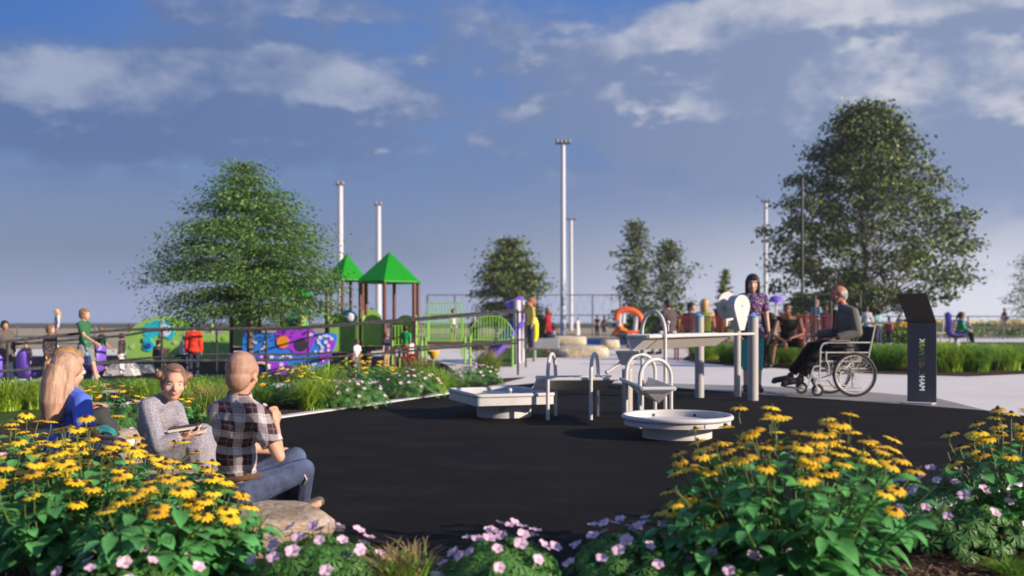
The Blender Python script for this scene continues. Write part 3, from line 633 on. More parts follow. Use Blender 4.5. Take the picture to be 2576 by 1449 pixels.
# long ramp with lime panels at the right of the tree
t = thing('play_ramp', 'long brown ramp with lime green arched panels beside the towers', 'play ramp', tuple(P(960, HOR, 23.5)*Vector((1, 1, 0)) if False else (P(960, HOR, 23.5).x, 23.5, 0)), 0)
o = Vector((P(960, HOR, 23.5).x, 23.5, 0)); k = 23.5/FPX
for x0, x1, tp, bt in ((830, 900, 784, 884), (900, 962, 776, 876)):
    w_ = (x1-x0)*k*.96; a = P(x0, bt, 23.5)-o; hh = (bt-tp)*k; out = [(0, 0), (w_, .0), (w_, hh*.78)]+[(w_/2+w_/2*math.cos(R(an)), hh*.78+hh*.22*math.sin(R(an))) for an in range(20, 180, 20)]+[(0, hh*.78)]
    mb = MB(); mb.prism(out, a, (1, 0, -.05), up, .04); mb.build('lime_panel', m_lime, t, False)
mb = MB(); mb.prism(ccw(blob([(0, 0), (18, -4), (34, 8), (36, 22), (24, 30), (8, 20)], 4)) and [(p[0]*k, -p[1]*k) for p in ccw(blob([(0, 0), (18, -4), (34, 8), (36, 22), (24, 30), (8, 20)], 4))], P(862, 783, 23.42)-o, (1, 0, 0), up, .03); mb.build('cyan_shape', m_teal, t, False)
mb = MB(); mb.ell(P(882, 798, 23.3)-o, (.10, .03, .10)); mb.build('white_dome', m_wdot, t)
a = P(800, 893, 23.6)-o; b = P(1010, 860, 23.6)-o; mb = MB(); mb.add([a, b, b+Vector((0, 1, 0)), a+Vector((0, 1, 0))]+[v+Vector((0, 0, -.10)) for v in (a, b, b+Vector((0, 1, 0)), a+Vector((0, 1, 0)))], [(0, 1, 2, 3), (7, 6, 5, 4), (4, 5, 1, 0), (5, 6, 2, 1), (6, 7, 3, 2), (7, 4, 0, 3)]); mb.build('ramp_deck', m_deck, t, False)
for px_, m_ in ((822, m_lime2), (870, m_lime2), (930, m_brown), (1005, m_brown)):
    mb = MB(); q = P(px_, 900, 23.7)-o; mb.cyl((q.x, q.y, -.02), (q.x, q.y, .6), .035, n=8); mb.build('leg', m_, t)
# lime barred barriers towards the slide
def barred(label, x0, x1, yt, yb, D, n, arched=False, dk=True, r=.012, group='lime green barred guardrails'):
    c = P((x0+x1)/2, HOR, D); t = thing('barred_guardrail', label, 'guardrail', (c.x, c.y, 0), 0, group); k = D/FPX
    zt_, zb = CAMH-(yt-HOR)*k, CAMH-(yb-HOR)*k; hw = (x1-x0)/2*k
    mb = MB(); top = lambda f: zt_-(zt_-zb)*(.68*abs(2*f-1)**3 if arched else 0)
    for i in range(n+1): f = i/n; mb.tube([(-hw+2*hw*f, 0, zb), (-hw+2*hw*f, 0, top(f))], r, 6)
    mb.build('bars', m_lime2, t)
    mb = MB(); mb.tube([(-hw+2*hw*i/20, 0, top(i/20)) for i in range(21)], r*1.2, 6); mb.build('top_rail', m_lime2, t)
    mb = MB(); mb.tube([(-hw, 0, zb), (hw, 0, zb)], r*1.3, 6); mb.build('bottom_rail', m_lime2, t)
    if dk:
        mb = MB(); mb.box((0, .3, zb-.06), (2*hw, .6, .07)); mb.build('deck', m_deck, t, False)
    for sx in (-1, 1):
        mb = MB(); mb.cyl((sx*hw*.95, 0, -.02), (sx*hw*.95, 0, zb+.1), .03, n=8); mb.build('leg', m_lime2, t)
    return t
barred('lime guardrail between the towers and the arched guardrail', 1068, 1172, 790, 858, 24.5, 16)
barred('arched lime guardrail beside the purple slide, clearly seen bars', 1180, 1292, 795, 855, 23.2, 15, True)
barred('low lime guardrail in front of the nearest tower', 985, 1062, 820, 868, 22.0, 9)
barred('lime guardrail high on the far side of the nearest tower', 1075, 1165, 762, 795, 30, 12, False, False)
# yellow hanging buckets
for i, (lab, x, y, r, yb) in enumerate((('yellow cone bucket on the ground right of the towers', 1090, 888, 17, 932), ('small yellow ball play piece on the nearest tower post', 1005, 848, 9, 925), ('brown bucket with a yellow rim left of the red hoodie', 416, 880, 13, 940))):
    D = GD(yb); k = D/FPX; c = P(x, y, D); t = thing('play_bucket', lab, 'play bucket', (c.x, c.y, 0), 0, 'yellow play buckets')
    mb = MB(); mb.lathe((0, 0, c.z), [(0, -r*1.0*k), (r*.25*k, -r*.9*k), (r*.85*k, 0), (r*k, r*.25*k), (r*.95*k, r*.35*k), (r*.7*k, r*.15*k), (0, -r*.3*k)], 16); mb.build('bucket', m_yel if i < 2 else m_tan, t)
    mb = MB(); mb.cyl((0, 0, -.02), (0, 0, c.z-r*.8*k), .018, n=8); mb.build('stem', m_lime2, t)
# purple slide with pale post, px = 1140+.1824 zx, py = 704+.1824 zy
D = 25.5; k = D/FPX; c = P(1290, HOR, D); t = thing('slide', 'purple slide with a white post and a twisted purple hood', 'slide', (c.x, c.y, 0), 0)
def sp5(zx, zy, d=0.): return P(1140+.1824*zx, 704+.1824*zy, D+d)-Vector((c.x, c.y, 0))
mb = MB()
cl = [sp5(880, 640), sp5(800, 760, -.1), sp5(700, 900, -.3), sp5(600, 1010, -.6), sp5(520, 1100, -.9), sp5(440, 1140, -1.1)]
sec = [(-.42, .20), (-.36, .02), (-.2, -.06), (0, -.08), (.2, -.06), (.36, .02), (.42, .20), (.38, .20), (.3, .05), (.15, -.02), (0, -.04), (-.15, -.02), (-.3, .05), (-.38, .20)]
rings = [[p+Vector((sx*.35, -sx*.75, sz)) for sx, sz in sec] for p in cl]
loft(mb, rings); mb.build('chute', m_viol, t)
hood = MB()
ho = [sp5(705, 320), sp5(850, 260), sp5(905, 220), sp5(940, 235), sp5(950, 420), sp5(960, 520, .1), sp5(935, 700, .1), sp5(925, 800, .1), sp5(905, 800), sp5(880, 560), sp5(800, 460), sp5(745, 400)]
hood.add(ho+[p+Vector((.05, .25, 0)) for p in ho], [tuple(range(11, -1, -1)), tuple(range(12, 24))]+[(i, (i+1) % 12, 12+(i+1) % 12, 12+i) for i in range(12)]); hood.build('hood', m_violl, t, False)
for zx in (882, 955):
    mb = MB(); a = sp5(zx, 1030 if zx < 900 else 900, -.05 if zx < 900 else .6); b = sp5(zx, 280, -.05 if zx < 900 else .6); mb.cyl((a.x, a.y, -.02), b, .095 if zx < 900 else .06, n=16); mb.build('post', m_lgrey, t)
mb = MB(); q = [sp5(1100, 560, .5), sp5(1120, 540, .5), sp5(1135, 600, .5), sp5(1140, 780, .5), sp5(1120, 845, .5)]; mb.tube(q, [.05, .075, .085, .075, .05], 10); mb.build('yellow_tube', pm('bright_yellow', (.80, .72, .02), .45, .05), t)
mb = MB(); mb.box(sp5(1040, 880, 1.), (1.6, .9, .28), None, .03); mb.build('platform', pm('grey_platform', (.22, .23, .26), .6, .05), t)
for zx in (950, 1120):
    mb = MB(); q = sp5(zx, 900, .6); mb.cyl((q.x, q.y, -.02), (q.x, q.y, .3), .05, n=10); mb.build('leg', pm('grey_platform', (.22, .23, .26)), t)
# ================================================================== plants
m_leaf = pm('coneflower_leaf', (.115, .38, .11), .42, .35, 9, .25, 60, spec=.35, trans=.28)
m_stem = pm('coneflower_stem', (.09, .13, .03), .6, .15, 8)
m_petal = pm('yellow_petal', (.93, .58, .02), .5, .10, 20, trans=.25, rnd=.10)
m_cone = pm('dark_cone', (.03, .012, .008), .8, .2, 60)
m_gleaf = pm('geranium_leaf', (.095, .26, .05), .5, .3, 9, .2, 60, trans=.22)
m_gpet = pm('pink_petal', (.86, .58, .75), .5, .10, 30, trans=.3, rnd=.10)
m_gcen = pm('pink_throat', (.75, .28, .36), .6, .1)
m_lime_gr = pm('lime_grass', (.34, .50, .04), .5, .25, 6, trans=.3)
m_green_gr = pm('green_grass_blade', (.18, .36, .035), .5, .3, 6, trans=.3)
m_mid_gr = pm('mid_green_grass', (.34, .52, .05), .5, .3, 6, trans=.3)
m_red_gr = pm('tan_red_grass', (.42, .30, .12), .55, .45, 14, trans=.2)
def leaf_np(o, d, side, L, w, droop, fold, seg=4, prof=(0, .62, 1., .72, 0)):
    """one pointed leaf, folded along its midrib: returns verts (3 per station) and quads"""
    V = []; F = []
    up_ = np.cross(side, d); up_ = up_/max(1e-6, np.linalg.norm(up_))
    if up_[2] < 0: up_ = -up_
    for i in range(seg+1):
        f = i/seg; c = o+d*L*f*(1-.12*droop*f)+np.array((0, 0, -1.))*droop*L*f*f*.55
        ww = w*prof[i]/2
        V += [c-side*ww+up_*fold*ww, c, c+side*ww+up_*fold*ww]
    for i in range(seg):
        a = i*3; F += [(a, a+1, a+4, a+3), (a+1, a+2, a+5, a+4)]
    return V, F
def rdir(rg, el):
    a = rg.uniform(0, 2*math.pi); return np.array((math.cos(a)*math.cos(el), math.sin(a)*math.cos(el), math.sin(el)))
class NPB:
    def __init__(s): s.V = []; s.F = []; s.M = []
    def add(s, V, F, m=0): n = len(s.V); s.V += list(V); s.F += [tuple(i+n for i in f) for f in F]; s.M += [m]*len(F)
# flower head meshes shared by every flower
def coneflower_mesh(seed):
    rg = random.Random(seed); b = NPB(); n = rg.choice((11, 12, 13)); dr = rg.uniform(.25, .6)
    for i in range(n):
        a = 2*math.pi*i/n+rg.uniform(-.08, .08); d = np.array((math.cos(a), math.sin(a), .10)); sd_ = np.array((-math.sin(a), math.cos(a), 0.))
        V, F = leaf_np(d*.006, d, sd_, (.036*rg.uniform(.92, 1.06)), .0150, dr+.25, -.25, 3, (.55, .95, 1., .35)); b.add(V, F)
    k0 = len(b.V)
    mb = MB(); mb.lathe((0, 0, -.001), [(.0095, 0), (.0098, .005), (.007, .011), (0, .0135)], 8); b.add([np.array(v) for v in mb.v], [f for f in mb.f if len(f) == 4], 1)
    me = bpy.data.meshes.new('flower'); me.from_pydata([tuple(v) for v in b.V], [], b.F); me.materials.append(m_petal); me.materials.append(m_cone)
    me.polygons.foreach_set('material_index', b.M); me.update(); return me
CF = [coneflower_mesh(s) for s in range(6)]
def geranium_flower(seed):
    rg = random.Random(seed); V = []; F = []; M = []; n = 30; op = rg.uniform(.30, .6)
    rings = [(.0, -.004), (.006, -.001), (.015, .006*op*1.5), (.0245, .012*op), (.030, .014*op)]
    for j, (r, z) in enumerate(rings):
        for k in range(n):
            a = 2*math.pi*k/n; lob = 1-.14*(j/4)*abs(math.cos(2.5*a))**6*1.4; wv = .0025*math.sin(5*a)*(j/4)+.0022*math.sin(13*a+seed)*(j/4)
            V.append((r*lob*math.cos(a), r*lob*math.sin(a), z+wv))
    for j in range(4):
        for k in range(n): F.append((j*n+k, j*n+(k+1) % n, (j+1)*n+(k+1) % n, (j+1)*n+k)); M.append(1 if j < 1 else 0)
    me = bpy.data.meshes.new('flower'); me.from_pydata(V, [], F); me.materials.append(m_gpet); me.materials.append(m_gcen); me.polygons.foreach_set('material_index', M)
    me.polygons.foreach_set('use_smooth', [True]*len(F)); me.update(); return me
GF = [geranium_flower(s) for s in range(5)]
def put_flower(me, t, p, nrm, s, rg):
    o = bpy.data.objects.new('flower', me); C.objects.link(o); o.parent = t; o.location = p
    q = Vector(nrm).to_track_quat('Z', 'Y'); o.rotation_mode = 'QUATERNION'; o.rotation_quaternion = q @ Quaternion((0, 0, 1), rg.uniform(0, 6.28)); o.scale = (s, s, s); return o
def coneflower(label, loc, rad, h, nst, nfl, seed, s=1., leafs=1., group='yellow coneflower clumps'):
    """stems fan out from the foot; big pointed leaves; yellow daisies on top"""
    rg = random.Random(seed); t = thing('coneflower_plant', label, 'flowers', loc, 0, group)
    fo = NPB(); st = MB(); nf = 0
    for i in range(nst):
        r = math.sqrt((i+.5)/nst); a = i*2.399+rg.uniform(-.3, .3); bx, by = r*rad*.38*math.cos(a), r*rad*.38*math.sin(a)
        tx, ty = r*rad*math.cos(a)*rg.uniform(.85, 1.1), r*rad*math.sin(a)*rg.uniform(.85, 1.1)
        hh = h*(1-.38*r*r)*rg.uniform(.80, 1.04)
        p0 = np.array((bx, by, 0.)); p3 = np.array((tx, ty, hh)); pts = []
        for k in range(6):
            f = k/5; q = p0*(1-f)+p3*f; q = q.copy(); q[2] = hh*(f**.85 if r > .5 else f); q += np.array((rg.uniform(-1, 1), rg.uniform(-1, 1), 0))*.008*s; pts.append(q)
        tall = i % 3 != 2 or nfl > nst
        e = pts[-1]; stem_top = [tuple(q) for q in pts]
        st.tube([Vector(q) for q in pts], [.0048*s*(1-.45*k/5) for k in range(6)], 5, caps=False)
        # flowers: one on the stem tip and side shoots
        for j in range(rg.choice((1, 1, 2, 2, 3)) if nf < nfl else 0):
            if nf >= nfl: break
            g = e+np.array((rg.uniform(-1, 1)*.05*s*(j > 0), rg.uniform(-1, 1)*.05*s*(j > 0), rg.uniform(-.02, .05)*s if j == 0 else rg.uniform(-.09, .02)*s)); base = pts[-1] if j == 0 else pts[-2]
            st.tube([Vector(base), Vector((base+g)/2)+Vector((0, 0, .01)), Vector(g)], .0026*s, 4, caps=False)
            nv = Vector((tx*.35+rg.uniform(-.2, .2)*rad, ty*.35+rg.uniform(-.2, .2)*rad-.03*rad, rad*1.0)).normalized()
            put_flower(CF[rg.randrange(6)], t, g, nv, s*rg.uniform(.92, 1.15), rg); nf += 1
        # leaves in pairs along the stem
        n_ = int(rg.choice((7, 8, 9, 10))*leafs)
        for k in range(n_):
            f = .12+.74*(k+rg.random()*.5)/n_; x_ = f*5; i0 = min(4, int(x_)); q = pts[i0]*(1-(x_-i0))+pts[i0+1]*(x_-i0)
            L = s*(.165-.080*f)*rg.uniform(.7, 1.25); d = rdir(rg, R(rg.uniform(-5, 35))); out = np.array((tx, ty, 0.)); out /= max(1e-5, np.linalg.norm(out))
            d = d+out*.55; d /= np.linalg.norm(d); sd_ = np.cross(d, (0, 0, 1.)); sd_ /= max(1e-5, np.linalg.norm(sd_)); sd_ = sd_+np.array((0, 0, rg.uniform(-.35, .35)))
            V, F = leaf_np(q+d*.012*s, d, sd_, L, L*rg.uniform(.46, .60), rg.uniform(.35, 1.1), rg.uniform(.15, .45)); fo.add(V, F)
    npmesh('leaves', np.array(fo.V), np.array(fo.F), m_leaf, t, smooth=True)
    st.build('stems', m_stem, t); return t
def palm_leaf(o, nrm, x, L, rg):
    """deeply cut geranium leaf made of 7 forked fingers"""
    nrm = nrm/np.linalg.norm(nrm); x = x-nrm*np.dot(x, nrm); x /= max(1e-6, np.linalg.norm(x)); y = np.cross(nrm, x); V = []; F = []
    for i in range(7):
        a = R(-132+44*i); l = L*(1-.10*abs(i-3)/3)*rg.uniform(.9, 1.05); d = x*math.cos(a)+y*math.sin(a); sdv = -x*math.sin(a)+y*math.cos(a)
        dr = lambda q: -nrm*q*q*.35*L
        for k, (bf, tf, off, w) in enumerate(((0, 1., 0., .16), (.42, .92, .20, .12), (.42, .92, -.20, .12))):
            p0 = o+d*l*bf+dr(bf); p1 = o+d*l*tf+sdv*l*off+dr(tf); pm_ = p0*.45+p1*.55; w_ = l*w/2; n = len(V)
            V += [p0, pm_+sdv*w_, p1, pm_-sdv*w_]; F.append((n, n+1, n+2, n+3))
    return V, F
def geranium(label, loc, rad, h, nl, nfl, seed, s=1., group='pink geranium clumps'):
    rg = random.Random(seed); t = thing('geranium_plant', label, 'flowers', loc, 0, group); fo = NPB(); st = MB()
    for i in range(nl):
        u = rg.random(); r = math.sqrt(u); a = rg.uniform(0, 6.28); lay = rg.choice((1, 1, .75, .5)); z = h*lay*math.sqrt(max(0, 1-(r*.96)**2))*rg.uniform(.85, 1.02)+.015
        o = np.array((rad*r*math.cos(a), rad*r*math.sin(a), z)); nr = np.array((math.cos(a)*r*1.1+rg.uniform(-.35, .35), math.sin(a)*r*1.1+rg.uniform(-.35, .35), .9))
        V, F = palm_leaf(o, nr, np.array((math.cos(a), math.sin(a), 0))+np.array((rg.uniform(-.6, .6), rg.uniform(-.6, .6), 0)), s*rg.uniform(.042, .062), rg); fo.add(V, F)
        if i % 3 == 0: st.tube([(o[0]*.3, o[1]*.3, 0), tuple(o*.75+np.array((0, 0, .02))), tuple(o)], .0018*s, 3, caps=False)
    for i in range(nfl):
        u = (i+.5)/nfl; r = math.sqrt(u)*.97; a = i*2.399+rg.uniform(-.25, .25); z = h*math.sqrt(max(0, 1-(r*.97)**2))+rg.uniform(.005, .05)*s+.02
        p = np.array((rad*r*math.cos(a), rad*r*math.sin(a), z)); nv = Vector((math.cos(a)*r*.8+rg.uniform(-.4, .4), math.sin(a)*r*.8-.25+rg.uniform(-.3, .3), 1.)).normalized()
        put_flower(GF[rg.randrange(5)], t, p, nv, s*rg.uniform(.70, 1.0), rg)
        st.tube([(p[0]*.85, p[1]*.85, z-.10*s), tuple(p)], .0016*s, 3, caps=False)
    npmesh('leaves', np.array(fo.V), np.array(fo.F), m_gleaf, t); st.build('stems', m_stem, t); return t
def grass(label, loc, rad, h, n, seed, mat, w=.006, arch=1., name='grass_clump', cat='ornamental grass', group='ornamental grass clumps', tip=None, parent_thing=None):
    rg = random.Random(seed); V = []; F = []; M = []; seg = 5
    for i in range(n):
        a = rg.uniform(0, 6.28); b0 = rad*.42*math.sqrt(rg.random()); a0 = rg.uniform(0, 6.28)
        H_ = h*(rg.uniform(.45, 1.12)); out = rad*rg.uniform(.35, 1.08)*arch; p0 = np.array((b0*math.cos(a0), b0*math.sin(a0), 0)); d = np.array((math.cos(a), math.sin(a), 0)); sdv = np.array((-math.sin(a), math.cos(a), 0))
        n0 = len(V)
        for k in range(seg+1):
            f = k/seg; z = H_*(1-(1-f)**1.9) if arch <= 1 else H_*1.12*(2.1*f-1.55*f*f)
            c = p0+d*out*f**1.45+np.array((0, 0, z)); ww = w*(1-f**2)*.5+.0004; V += [c-sdv*ww, c+sdv*ww]
        for k in range(seg): F.append((n0+2*k, n0+2*k+1, n0+2*k+3, n0+2*k+2)); M.append(1 if (tip and (k >= 3 or i % 5 == 0)) else 0)
    t = thing(name, label, cat, loc, 0, group)
    npmesh('blades', np.array(V), np.array(F), [mat, tip or mat], t, M); return t
def gl(px, py): g = G(px, py); return (g.x, g.y, .0)
# --- foreground left coneflowers (feet below the frame edge or hidden by their own leaves)
def at(px, D): return ((px-1288)/FPX*D, D, 0.)
coneflower('yellow coneflower clump at the bottom left corner, nearest to the viewer', at(110, 4.2), .32, .48, 28, 32, 1)
coneflower('yellow coneflower clump below the blue topped woman', at(230, 4.35), .38, .60, 38, 50, 2)
coneflower('yellow coneflower clump left of the big foreground boulder, front row', at(400, 3.95), .34, .42, 34, 30, 3)
coneflower('yellow coneflower clump in front of the girl with books', at(420, 4.75), .30, .46, 24, 26, 4)
coneflower('yellow coneflower clump growing against the bald man\'s boulder', at(545, 4.05), .24, .40, 22, 22, 5)
coneflower('yellow coneflower clump at the left edge behind the front row', at(10, 5.1), .42, .60, 30, 40, 6)
coneflower('yellow coneflower clump between the blue topped woman and the front row', at(150, 5.3), .36, .52, 26, 32, 16)
# --- right foreground
coneflower('tallest and broadest yellow coneflower clump, at the right on the black surface edge', at(1990, 4.0), .60, .68, 84, 99, 7, 1.0)
coneflower('yellow coneflower clump at the far right edge, taller than its pink neighbour', at(2560, 4.55), .36, .66, 34, 42, 8)
coneflower('small yellow coneflower clump low at the left of the big right clump', at(1740, 3.95), .20, .42, 16, 16, 9)
# --- back bed
coneflower('yellow coneflower clump just behind the blue topped woman, under the handrail', gl(275, 1080), .36, .46, 18, 34, 10, .95)
coneflower('yellow coneflower clump right of the bald man\'s head', gl(735, 1022), .44, .50, 22, 44, 11, .95)
coneflower('yellow coneflower clump behind the pink flowers in front of the towers', gl(915, 990), .50, .56, 24, 54, 12, 1.0)
# --- geraniums
geranium('pink geranium mound on the mulch right of the foreground boulder', at(805, 3.9), .27, .20, 240, 26, 21)
geranium('round pink geranium mound at the middle of the bottom edge', at(1262, 3.9), .24, .19, 230, 26, 22)
geranium('pink geranium mound in the shade left of the big coneflower clump', at(1590, 3.95), .27, .20, 230, 26, 23)
geranium('pink geranium mound at the right edge in front of the mulch', at(2385, 4.6), .40, .30, 330, 34, 24)
geranium('pink geranium mound at the left edge behind the coneflowers', at(75, 6.0), .42, .22, 200, 36, 25)
geranium('pink geranium mound hidden under the front left coneflowers', at(330, 3.75), .30, .14, 120, 16, 26)
geranium('pink geranium mound left of the girl with books', gl(330, 1110), .42, .30, 240, 24, 27)
geranium('pink geranium mound at the black surface edge, left of its twin', gl(880, 1026), .50, .30, 330, 36, 28)
geranium('pink geranium mound in the back bed between two lime grasses', gl(1030, 1002), .50, .33, 330, 34, 29)
geranium('pink geranium mound at the tip of the back bed', gl(1190, 974), .50, .32, 300, 34, 30)
geranium('small pink geranium mound peeping below the big right coneflower clump', at(1880, 3.8), .26, .14, 110, 12, 31)
# --- grasses of the back bed and foreground
grass('lime grass clump at the left edge of the lawn', gl(10, 1035), .42, 0.442, 420, 41, m_lime_gr, .011, 1.3)
grass('lime grass clump left of the braided hair', gl(95, 1030), .38, 0.416, 380, 42, m_lime_gr, .011, 1.3)
grass('lime grass clump behind the girl with the books', gl(480, 1035), .46, 0.442, 460, 43, m_lime_gr, .011, 1.3)
grass('lime grass clump behind and left of the girl\'s hair bun', gl(370, 1015), .44, 0.364, 380, 44, m_mid_gr, .011, 1.3)
grass('dark green grass clump under the handrail', gl(520, 1002), .5, 0.364, 400, 45, m_green_gr, .010, 1.25)
grass('reddish green grass clump between the girl and the bald man', gl(520, 1060), .36, 0.364, 380, 46, m_green_gr, .008, .9, tip=m_red_gr)
grass('lime grass clump right of the coneflowers by the bald man\'s hand', gl(790, 1030), .40, 0.416, 460, 47, m_lime_gr, .011, 1.3)
grass('tall lime grass clump behind the lowest lime grass', gl(800, 1000), .55, 0.546, 420, 48, m_lime_gr, .011, 1.3)
grass('green grass clump left of the blue play panel', gl(640, 1000), .5, 0.390, 340, 49, m_green_gr, .010, 1.25)
grass('tan tipped grass clump above the second pink mound', gl(1060, 975), .5, 0.468, 420, 50, m_green_gr, .009, .8, tip=m_red_gr)
grass('green grass clump left of the tip of the back bed', gl(1095, 990), .42, 0.442, 380, 51, m_mid_gr, .010, 1.25)
grass('tan tipped grass clump beside the foot of the purple slide', gl(1228, 958), .42, 0.546, 520, 52, m_green_gr, .009, .9, tip=m_red_gr)
grass('yellow tipped grass clump at the bottom edge between two pink mounds', at(1015, 3.85), .24, .17, 420, 53, m_green_gr, .006, .8, tip=m_red_gr)
grass('small green grass tuft at the bottom right corner', at(2540, 4.1), .14, .06, 200, 54, m_green_gr, .006)
grass('round lime grass clump on the pavement behind the slide', gl(1222, 876), .62, 0.442, 360, 55, m_mid_gr, .018)
for lab, px, py, rr, h, m_, q in (('lime grass clump half hidden by the braided hair', 150, 1015, .50, .32, m_lime_gr, 1), ('lime grass clump between the striding boy and the flowers', 215, 1002, .50, .30, m_mid_gr, 2), ('broad lime grass clump at the left edge below the handrail', -60, 1022, .55, .34, m_lime_gr, 3),
        ('dark green grass clump right of the yellow flowers under the handrail', 340, 992, .50, .28, m_green_gr, 4), ('green grass clump below the red hoodie', 430, 990, .50, .28, m_mid_gr, 5), ('lime grass clump right of the book girl\'s head', 545, 1030, .50, .34, m_lime_gr, 6), ('lime grass clump behind the reddish one', 590, 1012, .50, .34, m_mid_gr, 7),
        ('green grass clump behind the bald man\'s neck', 655, 1025, .45, .30, m_green_gr, 8), ('lime grass clump between the coneflowers and the first pink mound', 845, 1010, .50, .34, m_lime_gr, 9), ('green grass clump at the back of the bed above the second pink mound', 985, 968, .55, .36, m_mid_gr, 10), ('small green grass clump at the bed\'s edge left of the tip mound', 1120, 985, .34, .24, m_green_gr, 11)):
    grass(lab, gl(px, py), rr, h, 420, 140+q, m_, .011, 1.25)
coneflower('small yellow coneflower clump in front of the dark mulch behind the book girl', gl(455, 1070), .26, .30, 12, 10, 17, .9)
geranium('small pink geranium mound behind the bald man\'s raised hand', gl(600, 1075), .34, .22, 200, 14, 32)
# right island: a row of grasses
gi_ = 0
for px, py, h, rr, m_, lab in ((1775, 903, .58, .70, m_mid_gr, 'lime grass clump at the left tip of the right bed'), (1840, 912, .60, .62, m_green_gr, 'green grass clump behind the blue capped post'), (1925, 916, .55, .7, m_green_gr, 'green grass clump behind the girl\'s legs'), (1990, 914, .62, .7, m_mid_gr, 'lime grass clump under the vest player\'s bench, left half'),
        (2060, 922, .60, .7, m_green_gr, 'green grass clump under the vest player\'s bench, right half'), (2130, 924, .64, .75, m_mid_gr, 'lime grass clump behind the wheelchair\'s seat'), (2215, 928, .66, .75, m_green_gr, 'green grass clump left of the tall sign'), (2262, 922, .66, .8, m_mid_gr, 'lime grass clump just behind the tall sign\'s left edge'),
        (2380, 934, .68, .75, m_mid_gr, 'lime grass clump just right of the tall sign'), (2450, 934, .64, .7, m_green_gr, 'dark green grass clump in front of the purple seat'), (2520, 930, .70, .75, m_mid_gr, 'lime grass clump second from the right edge'), (2590, 926, .70, .75, m_green_gr, 'green grass clump at the right edge of the frame'),
        (2330, 905, .6, .8, m_mid_gr, 'lime grass clump in the back row behind the sign'), (2440, 902, .6, .8, m_mid_gr, 'lime grass clump in the back row below the purple seat'), (2540, 900, .62, .8, m_green_gr, 'green grass clump in the back row near the right edge'), (2170, 900, .55, .7, m_mid_gr, 'lime grass clump in the back row behind the wheelchair handle')):
    gi_ += 1; D_ = GD(py); Hh = max(.42, (CAMH-60*D_/FPX)/.80)*(.92+.22*((gi_*53)%10)/10); grass(lab, gl(px, py), rr*(.95+.3*((gi_*37)%10)/10), Hh, 520, 60+gi_, m_, .020, 1.22)
# distant flower row at the right
m_yfl = pm('distant_yellow_bloom', (.62, .42, .03), .7, .3, 30)
m_dgreen = pm('distant_foliage', (.05, .09, .025), .7, .3, 4)
def leafcloud(name, parent, n, fn, size, mats, seed, aspect=.5, hang=0., mw=None):
    """n leaf faces; fn(rng, n) -> centres and preferred directions"""
    rg = np.random.default_rng(seed); Cc, Dd = fn(rg, n); n = len(Cc)
    d = Dd+rg.normal(0, .45, (n, 3)); d[:, 2] -= hang; d /= np.linalg.norm(d, axis=1)[:, None]
    rnd_ = rg.normal(0, 1, (n, 3)); rnd_[:, 2] *= .5; s_ = np.cross(d, rnd_); s_ /= np.linalg.norm(s_, axis=1)[:, None]+1e-6
    L = size*rg.uniform(.6, 1.3, (n, 1)); w_ = L*aspect*.5
    V = np.stack([Cc-d*L*.5, Cc+s_*w_, Cc+d*L*.5, Cc-s_*w_], 1).reshape(-1, 3); F = np.arange(4*n).reshape(-1, 4)
    mi = rg.choice(len(mats), n, p=mw) if len(mats) > 1 else None
    return npmesh(name, V, F, mats, parent, mi)
def bushrow(label, px0, px1, D, h, seed, cat='flower bed'):
    a, b = (px0-1288)/FPX*D, (px1-1288)/FPX*D; t = thing('flower_row', label, cat, ((a+b)/2, D, 0), 0, 'distant flower rows')
    def fn(rg, n):
        x = rg.uniform(-(b-a)/2, (b-a)/2, n); z = rg.uniform(0, 1, n)**.7*h*(.75+.25*np.sin(x*2.1+seed)); y = rg.normal(0, .5, n); return np.stack([x, y, z], 1), rg.normal(0, 1, (n, 3))
    leafcloud('foliage', t, 5000, fn, .16, [m_dgreen, m_green_gr], seed, .5)
    def f2(rg, n):
        x = rg.uniform(-(b-a)/2, (b-a)/2, n); z = h*(.8+.3*rg.random(n)); y = rg.normal(0, .4, n)-.2; return np.stack([x, y, z], 1), rg.normal(0, 1, (n, 3))
    leafcloud('blooms', t, 500, f2, .16, [m_yfl], seed+1, .9)
bushrow('row of yellow flowers far behind the purple seat, at the right edge', 2300, 2700, 62, 1.0, 3)
bushrow('row of yellow flowers behind the children right of the wheelchair', 2160, 2290, 48, .9, 8)
bushrow('patch of yellow flowers behind the bench with the blonde woman', 1640, 1830, 55, 1.0, 12)
# chips on the mulch in the foreground: nobody could count them
m_chip = pm('bark_chip', (.12, .065, .035), .85, .6, 3)
rg = np.random.default_rng(4); n = 9000
zones = [(-2.6, -.9, 3.4, 5.2), (.9, 2.9, 3.6, 5.4), (-3.2, -.3, 8.2, 11.5), (-.9, .9, 3.4, 3.75), (1.2, 2.4, 3.4, 4.2)]
X = []; 
for i, (a, b, c, d) in enumerate(zones): k = n//5; X.append(np.stack([rg.uniform(a, b, k), rg.uniform(c, d, k)], 1))
X = np.concatenate(X)
